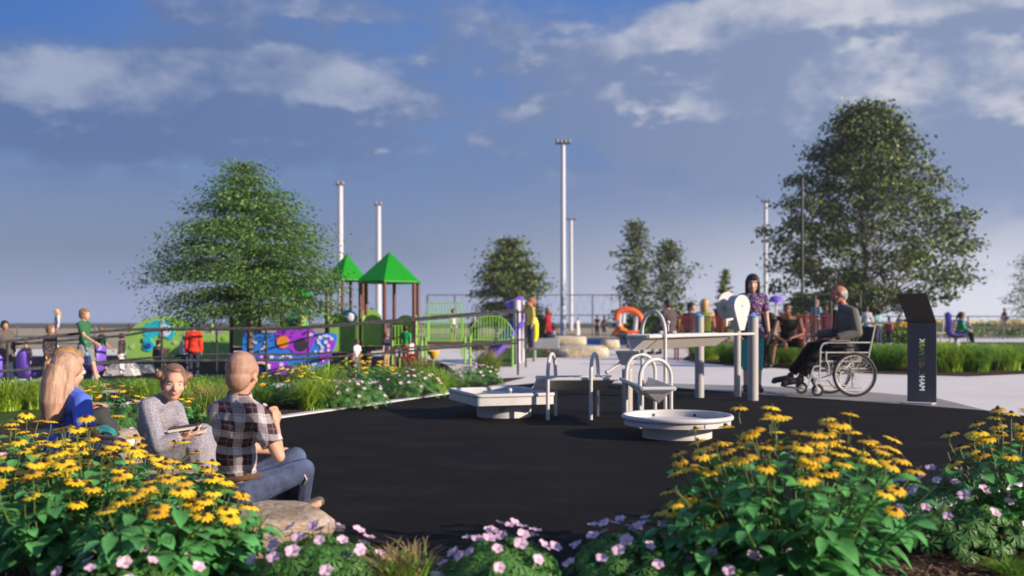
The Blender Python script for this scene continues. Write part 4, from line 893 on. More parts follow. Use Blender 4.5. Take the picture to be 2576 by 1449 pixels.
# keep off the black surface
pg = [G(*p) for p in black]; inside = np.zeros(len(X), bool)
for i in range(len(pg)):
    a, b = pg[i], pg[(i+1) % len(pg)]; cnd = ((a.y > X[:, 1]) != (b.y > X[:, 1])); xi = (b.x-a.x)*(X[:, 1]-a.y)/(b.y-a.y+1e-9)+a.x; inside ^= cnd & (X[:, 0] < xi)
pb = [G(*p) for p in bedpx[:6]]; ylim = 11.6
X = X[~inside]; n = len(X); a = rg.uniform(0, 6.28, n); L = rg.uniform(.008, .024, n); w_ = rg.uniform(.003, .007, n); tz = rg.normal(0, .35, n); z = rg.uniform(.006, .018, n)
d = np.stack([np.cos(a), np.sin(a), tz], 1)*L[:, None]; s_ = np.stack([-np.sin(a), np.cos(a), rg.normal(0, .4, n)], 1)*w_[:, None]; c = np.stack([X[:, 0], X[:, 1], z], 1)
o = npmesh('bark_chips', np.stack([c-d-s_, c+d-s_*.5, c+d*.9+s_, c-d+s_*.7], 1).reshape(-1, 3), np.arange(4*n).reshape(-1, 4), m_chip); o['kind'] = 'stuff'

# ================================================================== boulders
def stone_mat(name, c0, c1, c2, sc=1.6, stretch=(1, 1, 2.4)):
    m = bpy.data.materials.new(name); m.use_nodes = True; N = NT(m.node_tree); b = N.n['Principled BSDF']; tc_ = N.add('ShaderNodeTexCoord')
    mp = N.add('ShaderNodeMapping'); mp.inputs['Scale'].default_value = stretch; N.l.new(tc_.outputs['Object'], mp.inputs[0]); v = mp.outputs[0]
    f = N.noise(v, sc*3, 8, .65, 1.2); g_ = N.noise(v, sc*16, 5, .7)
    col = N.mix(N.m('MULTIPLY', N.sm(g_, .4, .7), .5), N.ramp(f, [(.30, c0), (.48, c1), (.68, c2)]), tuple(x*.45 for x in c0)); N.l.new(col, b.inputs['Base Color']); b.inputs['Roughness'].default_value = .85
    bn = N.add('ShaderNodeBump'); bn.inputs['Strength'].default_value = .9; bn.inputs['Distance'].default_value = .02; N.l.new(N.m('ADD', f, N.m('MULTIPLY', g_, .5)), bn.inputs['Height']); N.l.new(bn.outputs[0], b.inputs['Normal']); return m
m_stone = stone_mat('tan_sandstone', (.26, .17, .10), (.44, .33, .22), (.58, .50, .40), 2.2, (1, 1, 4))
m_stone2 = stone_mat('cream_limestone', (.34, .26, .14), (.54, .46, .32), (.62, .58, .48), 1.2, (1, 1, 1))
def boulder(label, c, size, rz, seed, mat, top=.0, group='boulders used as seats', flat=.6):
    t_ = thing('boulder', label, 'boulder', (c[0], c[1], 0), rz, group) if False else None
    mb = MB(); n, m = 28, 14; V = []; rg_ = random.Random(seed); off = Vector((seed*3.1, seed*1.7, 0))
    for i in range(m+1):
        th = math.pi*i/m-math.pi/2
        for k in range(n):
            a = 2*math.pi*k/n; x, y, z = math.cos(th)*math.cos(a), math.cos(th)*math.sin(a), math.sin(th)
            f = (abs(x)**3.2+abs(y)**3.2+abs(z)**3.2)**(-1/3.2); p = Vector((x, y, z))*f
            q = 1+.13*mnoise.noise(p*1.3+off)+.06*mnoise.noise(p*3.5+off); p = p*q
            p.z = min(p.z, flat+.12*mnoise.noise(Vector((p.x*2, p.y*2, seed)))+top*p.x)
            V.append((p.x*size[0]/2, p.y*size[1]/2, (p.z+flat)*size[2]/(2*flat)-.02))
    F = []
    for i in range(m):
        F += [(i*n+k, i*n+(k+1) % n, (i+1)*n+(k+1) % n, (i+1)*n+k) for k in range(n)]
    F += [tuple(range(n-1, -1, -1)), tuple(m*n+k for k in range(n))]
    mb.add(V, F); o = mb.build('boulder', mat, None, True, (c[0], c[1], 0), 50); o.rotation_euler = (0, 0, rz)
    return tag(o, label, 'boulder', group)
b1 = P(572, 1300, 4.85)
boulder('long flat sandstone boulder under the bald man', (b1.x+.03, b1.y-.10), (.96, .62, .175), R(-20), 1, m_stone)
b2 = P(440, 1200, 5.6); boulder('sandstone boulder under the girl with the books', (b2.x-.02, b2.y+.05), (.86, .50, .235), R(-10), 2, m_stone)
b3 = P(165, 1130, 6.3); boulder('sandstone boulder under the blue topped woman', (b3.x+.05, b3.y), (.85, .5, .26), R(5), 3, m_stone)
b4 = P(150, 1090, 7.1); boulder('sandstone boulder under the woman with the golden brown bun', (b4.x+.15, b4.y+.05), (.8, .5, .28), R(-5), 4, m_stone)
for lab, x0, x1, yt, yb, sd_, dp in (('long cream limestone block behind the low trough', 1392, 1534, 868, 898.5, 5, .9), ('darker limestone block behind the long cream one', 1385, 1478, 845, 869, 6, 1.0), ('cream limestone block under the orange hoodie', 1514, 1562, 853, 878, 7, .9), ('narrow cream slab behind the children right of the wheelchair', 2195, 2285, 836, 856, 8, .9)):
    D = GD(yb); k = D/FPX; boulder(lab, (((x0+x1)/2-1288)*k, D+dp/2), ((x1-x0)*k, dp, (yb-yt)*k), 0, sd_, m_stone2, group='limestone blocks beyond the paving', flat=.8)

# ================================================================== trees
m_bark = pm('grey_brown_bark', (.13, .10, .075), .9, .35, 20, .8, 30, stretch=(1, 1, .3))
m_tl = [pm('tree_leaf_mid', (.07, .17, .035), .5, .3, 3, trans=.3), pm('tree_leaf_light', (.15, .28, .045), .5, .3, 3, trans=.3), pm('tree_leaf_dark', (.025, .07, .025), .55, .3, 3, trans=.2)]
m_tr = [pm('crown_leaf_mid', (.10, .15, .04), .5, .3, 3, trans=.3), pm('crown_leaf_light', (.26, .34, .04), .5, .3, 3, trans=.3), pm('crown_leaf_dark', (.045, .065, .032), .55, .3, 3, trans=.2)]
def limbpath(p, d, L, rg, n=6, droop=0., wob=.12):
    pts = [Vector(p)]; d = Vector(d).normalized()
    for i in range(n):
        d = (d+Vector((rg.uniform(-wob, wob), rg.uniform(-wob, wob), rg.uniform(-wob, wob)-droop*(i+1)/n))).normalized(); pts.append(pts[-1]+d*L/n)
    return pts
def tiered_tree(label, loc, h, w, seed, nl, leaf, mats, group, tr=.06, base=.16, prof=None, droop=.30, per=None, name='leafy_tree', mw=None, el=(12, 30), tiers=0, spread=1., raise_=30):
    """pyramidal tree: limbs in tiers that arch outwards and droop, sprays of pointed leaves on them"""
    rg = random.Random(seed); ng = np.random.default_rng(seed); t = thing(name, label, 'tree', loc, 0, group); mb = MB()
    prof = prof or (lambda f: (1-f)**.75*(.55+.9*f if f < .3 else 1)*.98+.03)
    tk = limbpath((0, 0, -.03), (0, 0, 1), h*.97, rg, 10, 0, .03); mb.tube(tk, [tr*(1-.9*i/10) for i in range(11)], 8)
    Cc = []; Dd = []; nlimb = int(nl)
    for i in range(nlimb):
        f = ((i+rg.random())/nlimb)
        if tiers: f = (math.floor(f*tiers)+.5+rg.uniform(-.19, .19)+.12*math.sin(i))/tiers
        z = h*(base+(1-base)*.97*f); a = i*2.399+rg.uniform(-.4, .4); L = w/2*prof(f)*rg.uniform(.82, 1.12)
        k = z/(h*.97)*10; i0 = min(9, int(k)); p = tk[i0].lerp(tk[i0+1], k-i0); e = R(rg.uniform(*el)+raise_*f)
        pts = limbpath(p, (math.cos(a)*math.cos(e), math.sin(a)*math.cos(e), math.sin(e)), L*1.03, rg, 6, droop, .07)
        mb.tube(pts, [tr*.28*(1-f*.6)*(1-.85*j/6) for j in range(7)], 5, caps=False)
        n_ = max(20, int(per*L)); q = ng.random(n_)**.62*6; ii = np.minimum(5, q.astype(int)); fr = (q-ii)[:, None]; A = np.array([tuple(v) for v in pts]); c = A[ii]*(1-fr)+A[ii+1]*fr; dd = A[ii+1]-A[ii]; dd /= np.linalg.norm(dd, axis=1)[:, None]
        sp_ = .06*w*(.35+.65*np.minimum(1, q/6))[:, None]*np.array((1.9, 1.9, .50))*spread; c = c+ng.normal(0, 1, (n_, 3))*sp_*.85; c[:, 2] -= (np.abs(ng.normal(0, 1, n_))*.018*w*spread)
        lat = np.cross(dd, (0, 0, 1.)); Cc.append(c); Dd.append(dd+lat*ng.choice((-.7, .7), n_)[:, None])
    mb.build('trunk', m_bark, t); Cc = np.concatenate(Cc); Dd = np.concatenate(Dd)
    leafcloud('crown', t, len(Cc), lambda r_, n_: (Cc, Dd), leaf, mats, seed+1, .36, .5, mw); return t
g1 = P(630, HOR, 19.5)
def lerp_prof(T): return lambda f: float(np.interp(f, [a for a, b in T], [b for a, b in T]))
tiered_tree('dense pyramid shaped tree with drooping leaf tiers, left of the towers', (g1.x, g1.y, 0), 4.36, 3.52, 3, 170, .070, m_tl, None, .075, .268, lerp_prof([(0, .82), (.09, .95), (.2, 1.0), (.34, .97), (.47, .82), (.62, .60), (.75, .43), (.86, .25), (1, .04)]), per=300, mw=(.40, .38, .22), tiers=11, el=(4, 14), droop=.17, spread=.72, raise_=14)
# big airy tree at the right
def airy_tree(label, loc, h, w, seed, ncl, per, leaf, mats, group, base=.10, tr=.16, name='airy_tree', prof=None, cs=.044, axp=.42):
    rg = random.Random(seed); ng = np.random.default_rng(seed); t = thing(name, label, 'tree', loc, 0, group); mb = MB(); Cc = []; Dd = []
    prof = prof or (lambda f: math.sqrt(max(0.02, 1-((f-.30)/.72)**2)) if f > .3 else .80+.2*f/.3)
    tk = limbpath((0, 0, -.05), (0, 0, 1), h*.94, rg, 12, 0, .035); mb.tube(tk, [tr*(1-.93*i/12) for i in range(13)], 8)
    for i in range(ncl):
        f = (i+rg.random())/ncl; z = h*(base+(1-base)*f); a = i*2.399+rg.uniform(-.6, .6); rr_ = w/2*prof(f)*(rg.random()**axp)*rg.uniform(.9, 1.04)
        tgt = Vector((rr_*math.cos(a), rr_*math.sin(a), z)); zb = max(.12*h, z-rr_*rg.uniform(.5, .95)); k = zb/(h*.94)*12; i0 = min(11, int(k)); p = tk[i0].lerp(tk[i0+1], k-i0)
        mid = p.lerp(tgt, .5)+Vector((rg.uniform(-.3, .3), rg.uniform(-.3, .3), rg.uniform(-.1, .3))); mb.tube([p, p.lerp(mid, .6), mid.lerp(tgt, .25), mid.lerp(tgt, .7), tgt], [tr*.16*(1-f*.5), tr*.12, tr*.08, tr*.05, .006], 5, caps=False)
        s_ = w*cs*rg.uniform(.7, 1.35); n_ = int(per*rg.uniform(.6, 1.4)); c = np.array(tgt)+ng.normal(0, 1, (n_, 3))*np.array((s_*1.3, s_*1.3, s_*.55)); Cc.append(c); Dd.append(ng.normal(0, 1, (n_, 3)))
        for j in range(2):
            v = Vector((rg.gauss(0, 1), rg.gauss(0, 1), rg.gauss(0, .5)))*s_*1.6; mb.tube([mid.lerp(tgt, .6), tgt+v], [.018, .004], 3, caps=False)
    mb.build('trunk', m_bark, t); Cc = np.concatenate(Cc); Dd = np.concatenate(Dd)
    leafcloud('crown', t, len(Cc), lambda r_, n_: (Cc, Dd), leaf, mats, seed+1, .62, .3, (.46, .14, .40)); return t
g2 = P(2178, HOR, 46)
airy_tree('tallest tree, broad airy crown rising behind the man in the wheelchair', (g2.x, g2.y, 0), 10.9, 9.7, 11, 330, 95, .19, m_tr, None, .15, prof=lerp_prof([(0, .62), (.12, .98), (.3, 1.0), (.5, .88), (.68, .70), (.85, .46), (1, .10)]), cs=.030)
g3 = P(1284, HOR, 62); tiered_tree('dark dense tree standing behind the slide', (g3.x, g3.y, 0), 6.4, 5.4, 21, 80, .26, m_tr, 'distant trees', .14, .10, per=170, mw=(.4, .25, .35), tiers=7)
for lab, px, D, h, w, sd_, ncl in (('wispy tree behind the orange arch, the taller of two', 1598, 56, 6.6, 3.6, 31, 120), ('wispy tree right of its taller twin, reaching sideways', 1680, 58, 5.6, 4.4, 32, 120), ('small hazy tree at the right edge of the frame', 2590, 80, 6.4, 5.4, 36, 70)):
    g = P(px, HOR, D); airy_tree(lab, (g.x, g.y, 0), h, w, sd_, ncl, 34, .17, m_tr, 'distant trees', .06, .06, 'distant_tree', prof=lambda f: .8+.2*math.sin(f*9) if f < .7 else (1-f)*2.4, cs=.055, axp=.95)
for lab, px, D, h, w, sd_ in (('narrow columnar tree left of the black haired girl', 1820, 60, 4.3, 1.3, 33), ('low bushy tree behind the vest player', 2010, 70, 3.1, 2.6, 34), ('low bushy tree between the player and the wheelchair man', 2062, 74, 3.2, 3.0, 35)):
    g = P(px, HOR, D); tiered_tree(lab, (g.x, g.y, 0), h, w, sd_, 50, .17, m_tr, 'distant trees', .08, .05, per=220, name='distant_tree', prof=lambda f: (1-f)**.5*.95+.05, droop=.1)
# hedge masses near the far paving
for lab, px, D, h, w, sd_ in (('green shrub behind the orange arch', 1605, 46, 1.1, 1.9, 71), ('green shrub right of the orange arch, behind the jacket man', 1650, 47, 1.2, 1.6, 72), ('green shrub behind the yellow shirted child', 1340, 50, 1.2, 2.2, 73)):
    g = P(px, HOR, D); tiered_tree(lab, (g.x, g.y, 0), h, w, sd_, 40, .15, m_tl, 'distant shrubs', .04, .02, per=260, name='shrub', prof=lambda f: (1-f)**.4*.95+.05, droop=.05)

# ================================================================== poles, far fence, goal frame
m_pole = pm('pale_galvanised_pole', (.56, .56, .60), .45, .04, 4)
m_lamp = pm('grey_floodlight', (.22, .23, .26), .5, .05)
for lab, px, topy, D, r, n_ in (('tallest pale floodlight pole, right of the dark dense tree', 1416.5, 357, 60, .15, 4), ('short floodlight pole beside the tallest one', 1436.5, 550, 110, .20, 4), ('floodlight pole behind the middle tower roof', 856, 462, 72, .21, 2), ('floodlight pole behind the nearest tower roof', 952, 513, 78, .21, 2), ('faint floodlight pole at the left edge of the tallest tree', 1926, 505, 95, .20, 3)):
    q = P(px, HOR, D); h = CAMH-(topy-HOR)*D/FPX; t = thing('floodlight_pole', lab, 'light pole', (q.x, q.y, 0), 0, 'floodlight poles')
    mb = MB(); mb.tube([(0, 0, -.02), (0, 0, h)], [r*1.15, r*.85], 14); mb.build('pole', m_pole, t)
    mb = MB(); mb.box((0, 0, h-.1), (r*2*(n_*.75), .12, .10)); mb.build('crossarm', m_lamp, t)
    for i in range(n_):
        x = (i-(n_-1)/2)*r*1.6; mb = MB(); mb.lathe((x, -.15, h), [(0, -.08), (r*.62, -.12), (r*.7, .06), (r*.35, .2), (0, .22)], 10, axis=(0, .5, .86)); mb.build('floodlight', m_lamp, t)
m_fence = pm('dark_fence_steel', (.12, .125, .14), .6, .05)
def farfence(label, px0, px1, D, yt, n):
    a, b = (px0-1288)/FPX*D, (px1-1288)/FPX*D; h = CAMH-(yt-HOR)*D/FPX; t = thing('chain_link_fence', label, 'fence', ((a+b)/2, D, 0), 0, 'far chain link fences'); L = b-a
    for i in range(n+1):
        x = -L/2+L*i/n; mb = MB(); mb.cyl((x, 0, -.02), (x, 0, h), .05, n=6); mb.build('post', m_fence, t)
    for z in (h, h*.52, .15):
        mb = MB(); mb.tube([(-L/2, 0, z), (L/2, 0, z)], .035, 5); mb.build('rail', m_fence, t)
    mb = MB()
    k = int(L/.55)
    for i in range(k):
        x = -L/2+L*i/k; mb.tube([(x, 0, .1), (x+h*.5, 0, h) if x+h*.5 < L/2 else (x, 0, h)], .006, 3, caps=False); mb.tube([(x, 0, h), (x+h*.5, 0, .1) if x+h*.5 < L/2 else (x, 0, .1)], .006, 3, caps=False)
    mb.build('mesh', m_fence, t)
farfence('tall far fence behind the towers and the dark dense tree', 1075, 1560, 66, 742, 7)
farfence('far fence behind the red bench', 1690, 1990, 72, 768, 4)
farfence('low far fence at the left edge behind the children', -150, 240, 40, 822, 4)
farfence('low far fence at the right behind the kiosk sign', 2170, 2700, 58, 796, 6)
# dark goal frame in front of the tall tree
m_goal = pm('dark_green_black_steel', (.014, .018, .012), .55, .1)
D = 40; q = P(2090, HOR, D); t = thing('goal_post', 'dark upright and crossbar frame in front of the tallest tree', 'goal frame', (q.x, q.y, 0), 0)
pp = lambda x, y: P(x, y, D)-Vector((q.x, q.y, 0))
for path, nm in (([pp(2018, 448), pp(2018, 742)], 'upright'), ([pp(2018, 742), pp(2163, 742)], 'crossbar'), ([pp(2163, 742), pp(2163, 775)], 'upright'), ([pp(2050, 742), pp(2050, 752), Vector((pp(2050, 742).x, 0, -.02))], 'support'), ([pp(2090, 742), Vector((pp(2090, 742).x, 0, -.02))], 'support')):
    mb = MB(); mb.tube(path, .06, 8); mb.build(nm, m_goal, t)
# ================================================================== people
SK = {'fair': (.57, .31, .21), 'fair2': (.60, .345, .245), 'tan': (.45, .24, .15), 'brown': (.20, .095, .055), 'dark': (.10, .048, .030), 'red': (.42, .15, .08)}
def skin(n): return pm('skin_'+n, SK[n], .5, .06, 14, .06, 80, spec=.35)
def cloth(n, c, var=.10, rough=.85, bump=.5, bs=14): return pm('cloth_'+n, c, rough, var, 7, bump, bs, spec=.15)
def hairm(n, c): return pm('hair_'+n, c, .45, .35, 30, .6, 60, stretch=(1, 1, .18))
m_eyew = pm('eye_white', (.75, .72, .70), .25, .02); m_iris = pm('dark_iris', (.03, .02, .015), .2, .1); m_lip = pm('lips', (.48, .14, .12), .4, .05); m_teeth = pm('teeth', (.8, .78, .72), .3, .02)
SHO = lambda n, c: pm('shoe_'+n, c, .5, .15, 12, .1, 30)
def remesh(o, vox, sm=3):
    m = o.modifiers.new('skin_surface', 'REMESH'); m.mode = 'VOXEL'; m.voxel_size = vox; m.use_smooth_shade = True
    if sm: s_ = o.modifiers.new('soften', 'SMOOTH'); s_.iterations = sm; s_.factor = .5
    return o
def lat_of(J): return ((J['shL']-J['shR'])).normalized()
def V3(*a): return Vector(a)
def basis(x, z):
    z = z.normalized(); x = (x-z*x.dot(z)).normalized(); y = z.cross(x); return Matrix((x, y, z)).transposed()
def hand(mb, w, d, n, k, curl=.5, side=1, detail=True, thumb=.75, fl=1.):
    """w wrist, d direction of the hand, n palm normal (fingers curl towards it)"""
    d = d.normalized(); n = (n-d*n.dot(d)).normalized(); s_ = d.cross(n)*side; M = Matrix((s_, n, d)).transposed()
    mb.ell(w+d*.048*k, (.040*k, .016*k, .052*k), M); mb.cap(w-d*.01*k, w+d*.03*k, .025*k, .027*k, 8)
    if not detail: mb.ell(w+d*.11*k+n*.01*k, (.034*k, .014*k, .05*k), M); mb.cap(w+d*.03*k+s_*.03*k, w+d*.085*k+s_*.05*k, .011*k, .009*k, 6); return
    for i, (off, L) in enumerate(((.031, .072), (.0105, .082), (-.0105, .076), (-.031, .060))):
        b = w+d*.088*k+s_*off*k; c = curl*(1+.12*i); fd = (d+s_*off*2.6).normalized(); d1 = (fd*math.cos(c*.7)+n*math.sin(c*.7)); d2 = (fd*math.cos(c*1.6)+n*math.sin(c*1.6)); d3 = (fd*math.cos(c*2.3)+n*math.sin(c*2.3)); L *= k*fl
        p1 = b+d1*L*.45; p2 = p1+d2*L*.32; p3 = p2+d3*L*.23
        mb.cap(b-d*.02*k, p1, .0095*k, .0088*k, 6); mb.cap(p1, p2, .0088*k, .0080*k, 6); mb.cap(p2, p3, .0080*k, .0068*k, 6)
    b = w+d*.025*k+s_*.028*k; td = (d*.7+s_*thumb+n*.25).normalized(); p1 = b+td*.040*k; p2 = p1+(d*.85+s_*.25+n*.4).normalized()*.032*k
    mb.cap(b, p1, .0135*k, .011*k, 6); mb.cap(p1, p2, .011*k, .0085*k, 6)
def head(mb, c, M, s, face=True):
    """M maps local (x side, -y forward, z up) to the body frame; s = 1 for a 22.5 cm head"""
    T = lambda x, y, z: c+M@Vector((x*s, y*s, z*s))
    S = lambda *r: tuple(a*s for a in r)
    mb.ell(T(0, .014, .026), S(.073, .092, .086), M, 16, 12); mb.ell(T(0, -.022, -.022), S(.061, .070, .082), M, 14, 10); mb.ell(T(0, -.046, -.076), S(.036, .036, .030), M, 10, 8)
    mb.ell(T(0, -.062, .030), S(.050, .028, .036), M, 10, 8)
    for sx in (-1, 1):
        mb.ell(T(sx*.036, -.058, -.026), S(.026, .026, .026), M, 8, 6); mb.ell(T(sx*.074, .012, -.008), S(.009, .019, .030), M, 8, 6)
    if face:
        mb.cap(T(0, -.088, .004), T(0, -.106, -.026), .0085*s, .0125*s, 8); mb.cap(T(-.014, -.092, -.030), T(.014, -.092, -.030), .008*s, .008*s, 6); mb.ell(T(0, -.086, -.052), S(.024, .012, .013), M, 8, 6)
def J_stand(H, **kw):
    k = H/1.75; J = dict(pel=(0, 0, .93), che=(0, -.005, 1.24), nec=(0, .012, 1.46), hea=(0, -.012, 1.615), shL=(.168, .005, 1.405), elL=(.205, .02, 1.13), wrL=(.215, -.035, .885), shR=(-.168, .005, 1.405), elR=(-.205, .02, 1.13), wrR=(-.215, -.035, .885),
        hiL=(.085, 0, .90), knL=(.095, -.012, .49), anL=(.10, .02, .085), toL=(.115, -.13, .025), hiR=(-.085, 0, .90), knR=(-.095, -.012, .49), anR=(-.10, .02, .085), toR=(-.115, -.13, .025))
    J.update(kw); return {a: Vector(b)*k for a, b in J.items()}
def J_walk(H, **kw):
    base = dict(knL=(.09, -.16, .52), anL=(.09, -.26, .10), toL=(.09, -.40, .06), knR=(-.09, .04, .50), anR=(-.09, .28, .13), toR=(-.09, .19, .03), elL=(.20, .10, 1.14), wrL=(.21, .14, .90), elR=(-.20, -.04, 1.14), wrR=(-.20, -.24, .96)); base.update(kw); return J_stand(H, **base)
def J_sit(H, seat=.47, lean=0., **kw):
    z = seat+.04; J = dict(pel=(0, .02, z+.06), che=(0, .02-lean*.6, z+.36), nec=(0, .02-lean*1.1, z+.57-abs(lean)*.25), hea=(0, -.01-lean*1.3, z+.725-abs(lean)*.3), shL=(.165, .02-lean, z+.52-abs(lean)*.2), shR=(-.165, .02-lean, z+.52-abs(lean)*.2),
        elL=(.21, -.03-lean, z+.24), wrL=(.11, -.25, z+.15), elR=(-.21, -.03-lean, z+.24), wrR=(-.11, -.25, z+.15),
        hiL=(.09, .0, z+.035), knL=(.12, -.42, z+.03), anL=(.12, -.42, .085), toL=(.13, -.57, .03), hiR=(-.09, 0, z+.035), knR=(-.12, -.42, z+.03), anR=(-.12, -.40, .085), toR=(-.13, -.55, .03))
    J.update(kw); k = H/1.75; return {a: Vector(b)*k for a, b in J.items()}
def torso(mb, J, k, e=0., w=1., female=False, sho=True):
    x = lat_of(J); up1 = J['nec']-J['che']; up0 = J['che']-J['pel']; hx = (J['hiL']-J['hiR']).normalized()
    M1 = basis(x, up1); M0 = basis((x+hx), up0); Mh = basis(hx, up0)
    mb.ell(J['che'].lerp(J['nec'], .25), ((.150*w)*k+e, .098*k*w+e, .155*k+e), M1, 16, 10)
    mb.ell(J['pel'].lerp(J['che'], .55), ((.128*w)*k+e, .090*k*w+e, .16*k+e), M0, 16, 10); mb.ell(J['pel']+up0*.02, (.152*k*w+e, .108*k*w+e, .115*k+e), Mh, 16, 10)
    for s_ in 'LR':
        if not sho:
            mb.cap(J['nec'].lerp(J['che'], .22), J['sh'+s_]+x*(-.028 if s_ == 'L' else .028)*k, .046*k+e, .047*k+e, 10); continue
        mb.cap(J['nec'].lerp(J['che'], .1), J['sh'+s_]+x*(-.012 if s_ == 'L' else .012)*k, .050*k+e, .052*k+e, 10)
        mb.cap(J['che'].lerp(J['nec'], .3)+x*(.07 if s_ == 'L' else -.07)*k, J['sh'+s_].lerp(J['che'], .15), .075*k+e, .052*k+e, 10)
        if female: mb.ell(J['che']+x*(.062 if s_ == 'L' else -.062)*k-M1@Vector((0, .080*k, -.02*k)), .055*k+e)
def arm_r(k): return (.046*k, .037*k, .036*k, .0245*k)
def limb_prims(mb, a, b, c, r, e=0., stop=1., n=10):
    """two-segment limb a-b-c, covering fraction stop (0..1 of its whole length), flat cut at the end"""
    if stop > .5:
        mb.cap(a, b, r[0]+e, r[1]+e, n); f = (stop-.5)*2; q = b.lerp(c, f); rq = (r[2]+(r[3]-r[2])*f); mb.tube([b, b.lerp(q, .5), q], [r[2]+e*1.05, (r[2]+rq)/2+e*1.15, rq+e*1.2], n)
        mb.ell(b.lerp(q, .02), r[1]+e)
    else:
        f = stop*2; q = a.lerp(b, f); mb.ell(a, r[0]+e); mb.tube([a, a.lerp(q, .5), q], [r[0]+e, r[0]+(r[1]-r[0])*f*.5+e*1.2, r[0]+(r[1]-r[0])*f+e*1.5], n)
def figure(name, label, loc, rz, J, H, sk, top=None, bot=None, shoes=None, hair=None, vox=.014, hs=1., look=(0, 0), fine=False, group=None, hands=None, female=False, cat='person', wide=1., hand_curl=.45, tilt=0., smile=False, legw=1., parts=True, extra=None):
    k = H/1.75; t = thing(name, label, cat, loc, rz, group); sm_ = skin(sk); x = lat_of(J); HS = hs*k
    # ---- one continuous body
    mb = MB(); torso(mb, J, k, 0, wide, female)
    up_ = (J['hea']-J['nec']); Mh = basis(x, Vector((0, 0, 1))*.7+up_.normalized()*.3) @ (Matrix.Rotation(look[0], 3, 'Z') @ Matrix.Rotation(look[1], 3, 'X') @ Matrix.Rotation(tilt, 3, 'Y'))
    hc = J['hea']; head(mb, hc, Mh, HS, True)
    mb.cap(J['nec']-up_.normalized()*.01*k, hc+Mh@Vector((0, .012, -.045))*HS, .054*k, .050*HS, 10)
    ar = arm_r(k); lr = (.082*k*legw, .054*k*legw, .052*k*legw, .032*k*legw)
    for s_ in 'LR':
        limb_prims(mb, J['sh'+s_], J['el'+s_], J['wr'+s_], ar); sg = 1 if s_ == 'L' else -1
        hd = hands.get(s_) if hands else None
        fd = (J['wr'+s_]-J['el'+s_]).normalized()
        d, n = hd[:2] if hd else (fd, -x*sg); cu = hd[2] if hd and len(hd) > 2 else hand_curl
        hand(mb, J['wr'+s_], Vector(d), Vector(n), k, cu, (1 if s_ == 'L' else -1) if not hd or len(hd) < 4 else hd[3], fine)
        limb_prims(mb, J['hi'+s_], J['kn'+s_], J['an'+s_], lr); mb.ell(J['kn'+s_].lerp(J['an'+s_], .25)+(J['an'+s_]-J['to'+s_])*.10, (.046*k*legw,)*3)
        mb.cap(J['an'+s_]-V3(0, 0, .045*k), J['to'+s_], .030*k, .026*k, 8)
    remesh(mb.build('body', sm_, t), vox, 3 if vox > .008 else 4)
    # ---- face pieces
    T = lambda a, b, c: hc+Mh@Vector((a*HS, b*HS, c*HS))
    if parts:
        for sx in (-1, 1):
            mb = MB(); mb.ell(T(sx*.030, -.0735, .002), (.0115*HS, .010*HS, .0050*HS), Mh, 10, 8); ey = mb.build('eye', m_eyew, t)
            mb = MB(); mb.ell(T(sx*.030, -.0805, .002), (.0052*HS, .004*HS, .0048*HS), Mh, 8, 6); mb.build('iris', m_iris, ey)
            mb = MB(); mb.tube([T(sx*.014, -.088, .018), T(sx*.030, -.087, .024), T(sx*.046, -.076, .020)], [.0012*HS, .0018*HS, .001*HS], 6); mb.build('eyebrow', hair[1] if hair else m_iris, t)
        mb = MB(); mb.tube([T(-.022, -.082, -.051), T(-.010, -.0945, -.0490), T(.010, -.0945, -.0490), T(.022, -.082, -.051)], [.0025*HS, .0042*HS, .0042*HS, .0025*HS], 8); mb.tube([T(-.020, -.082, -.053), T(0, -.096, -.0585 if smile else -.0555), T(.020, -.082, -.053)], [.002*HS, .005*HS, .002*HS], 8); lp = mb.build('mouth', m_lip, t)
        if smile: mb = MB(); mb.ell(T(0, -.0935, -.0535), (.012*HS, .004*HS, .0022*HS), Mh, 10, 6); mb.build('teeth', m_teeth, lp)
    # ---- clothes
    if top:
        mt, kind = top[0], top[1]; e = (top[2] if len(top) > 2 else .012)*k; mb = MB(); torso(mb, J, k, e, wide, female, kind != 'none')
        stop = {'none': 0, 'short': .36, 'elbow': .5, 'long': .97}[kind]
        if stop:
            for s_ in 'LR': limb_prims(mb, J['sh'+s_], J['el'+s_], J['wr'+s_], ar, e*1.15, stop)
        if len(top) > 3:   # long hem: jacket or tunic
            hem = top[3]*k; u_ = (J['pel']-J['che']).normalized(); hx = (J['hiL']-J['hiR']).normalized()
            mb.lathe(J['pel'], [(0, -.02*k), (.150*k+e, -.02*k), (.165*k+e, hem), (0, hem)], 20, axis=u_)
        remesh(mb.build(top[4] if len(top) > 4 else 'shirt', mt, t), vox, 3)
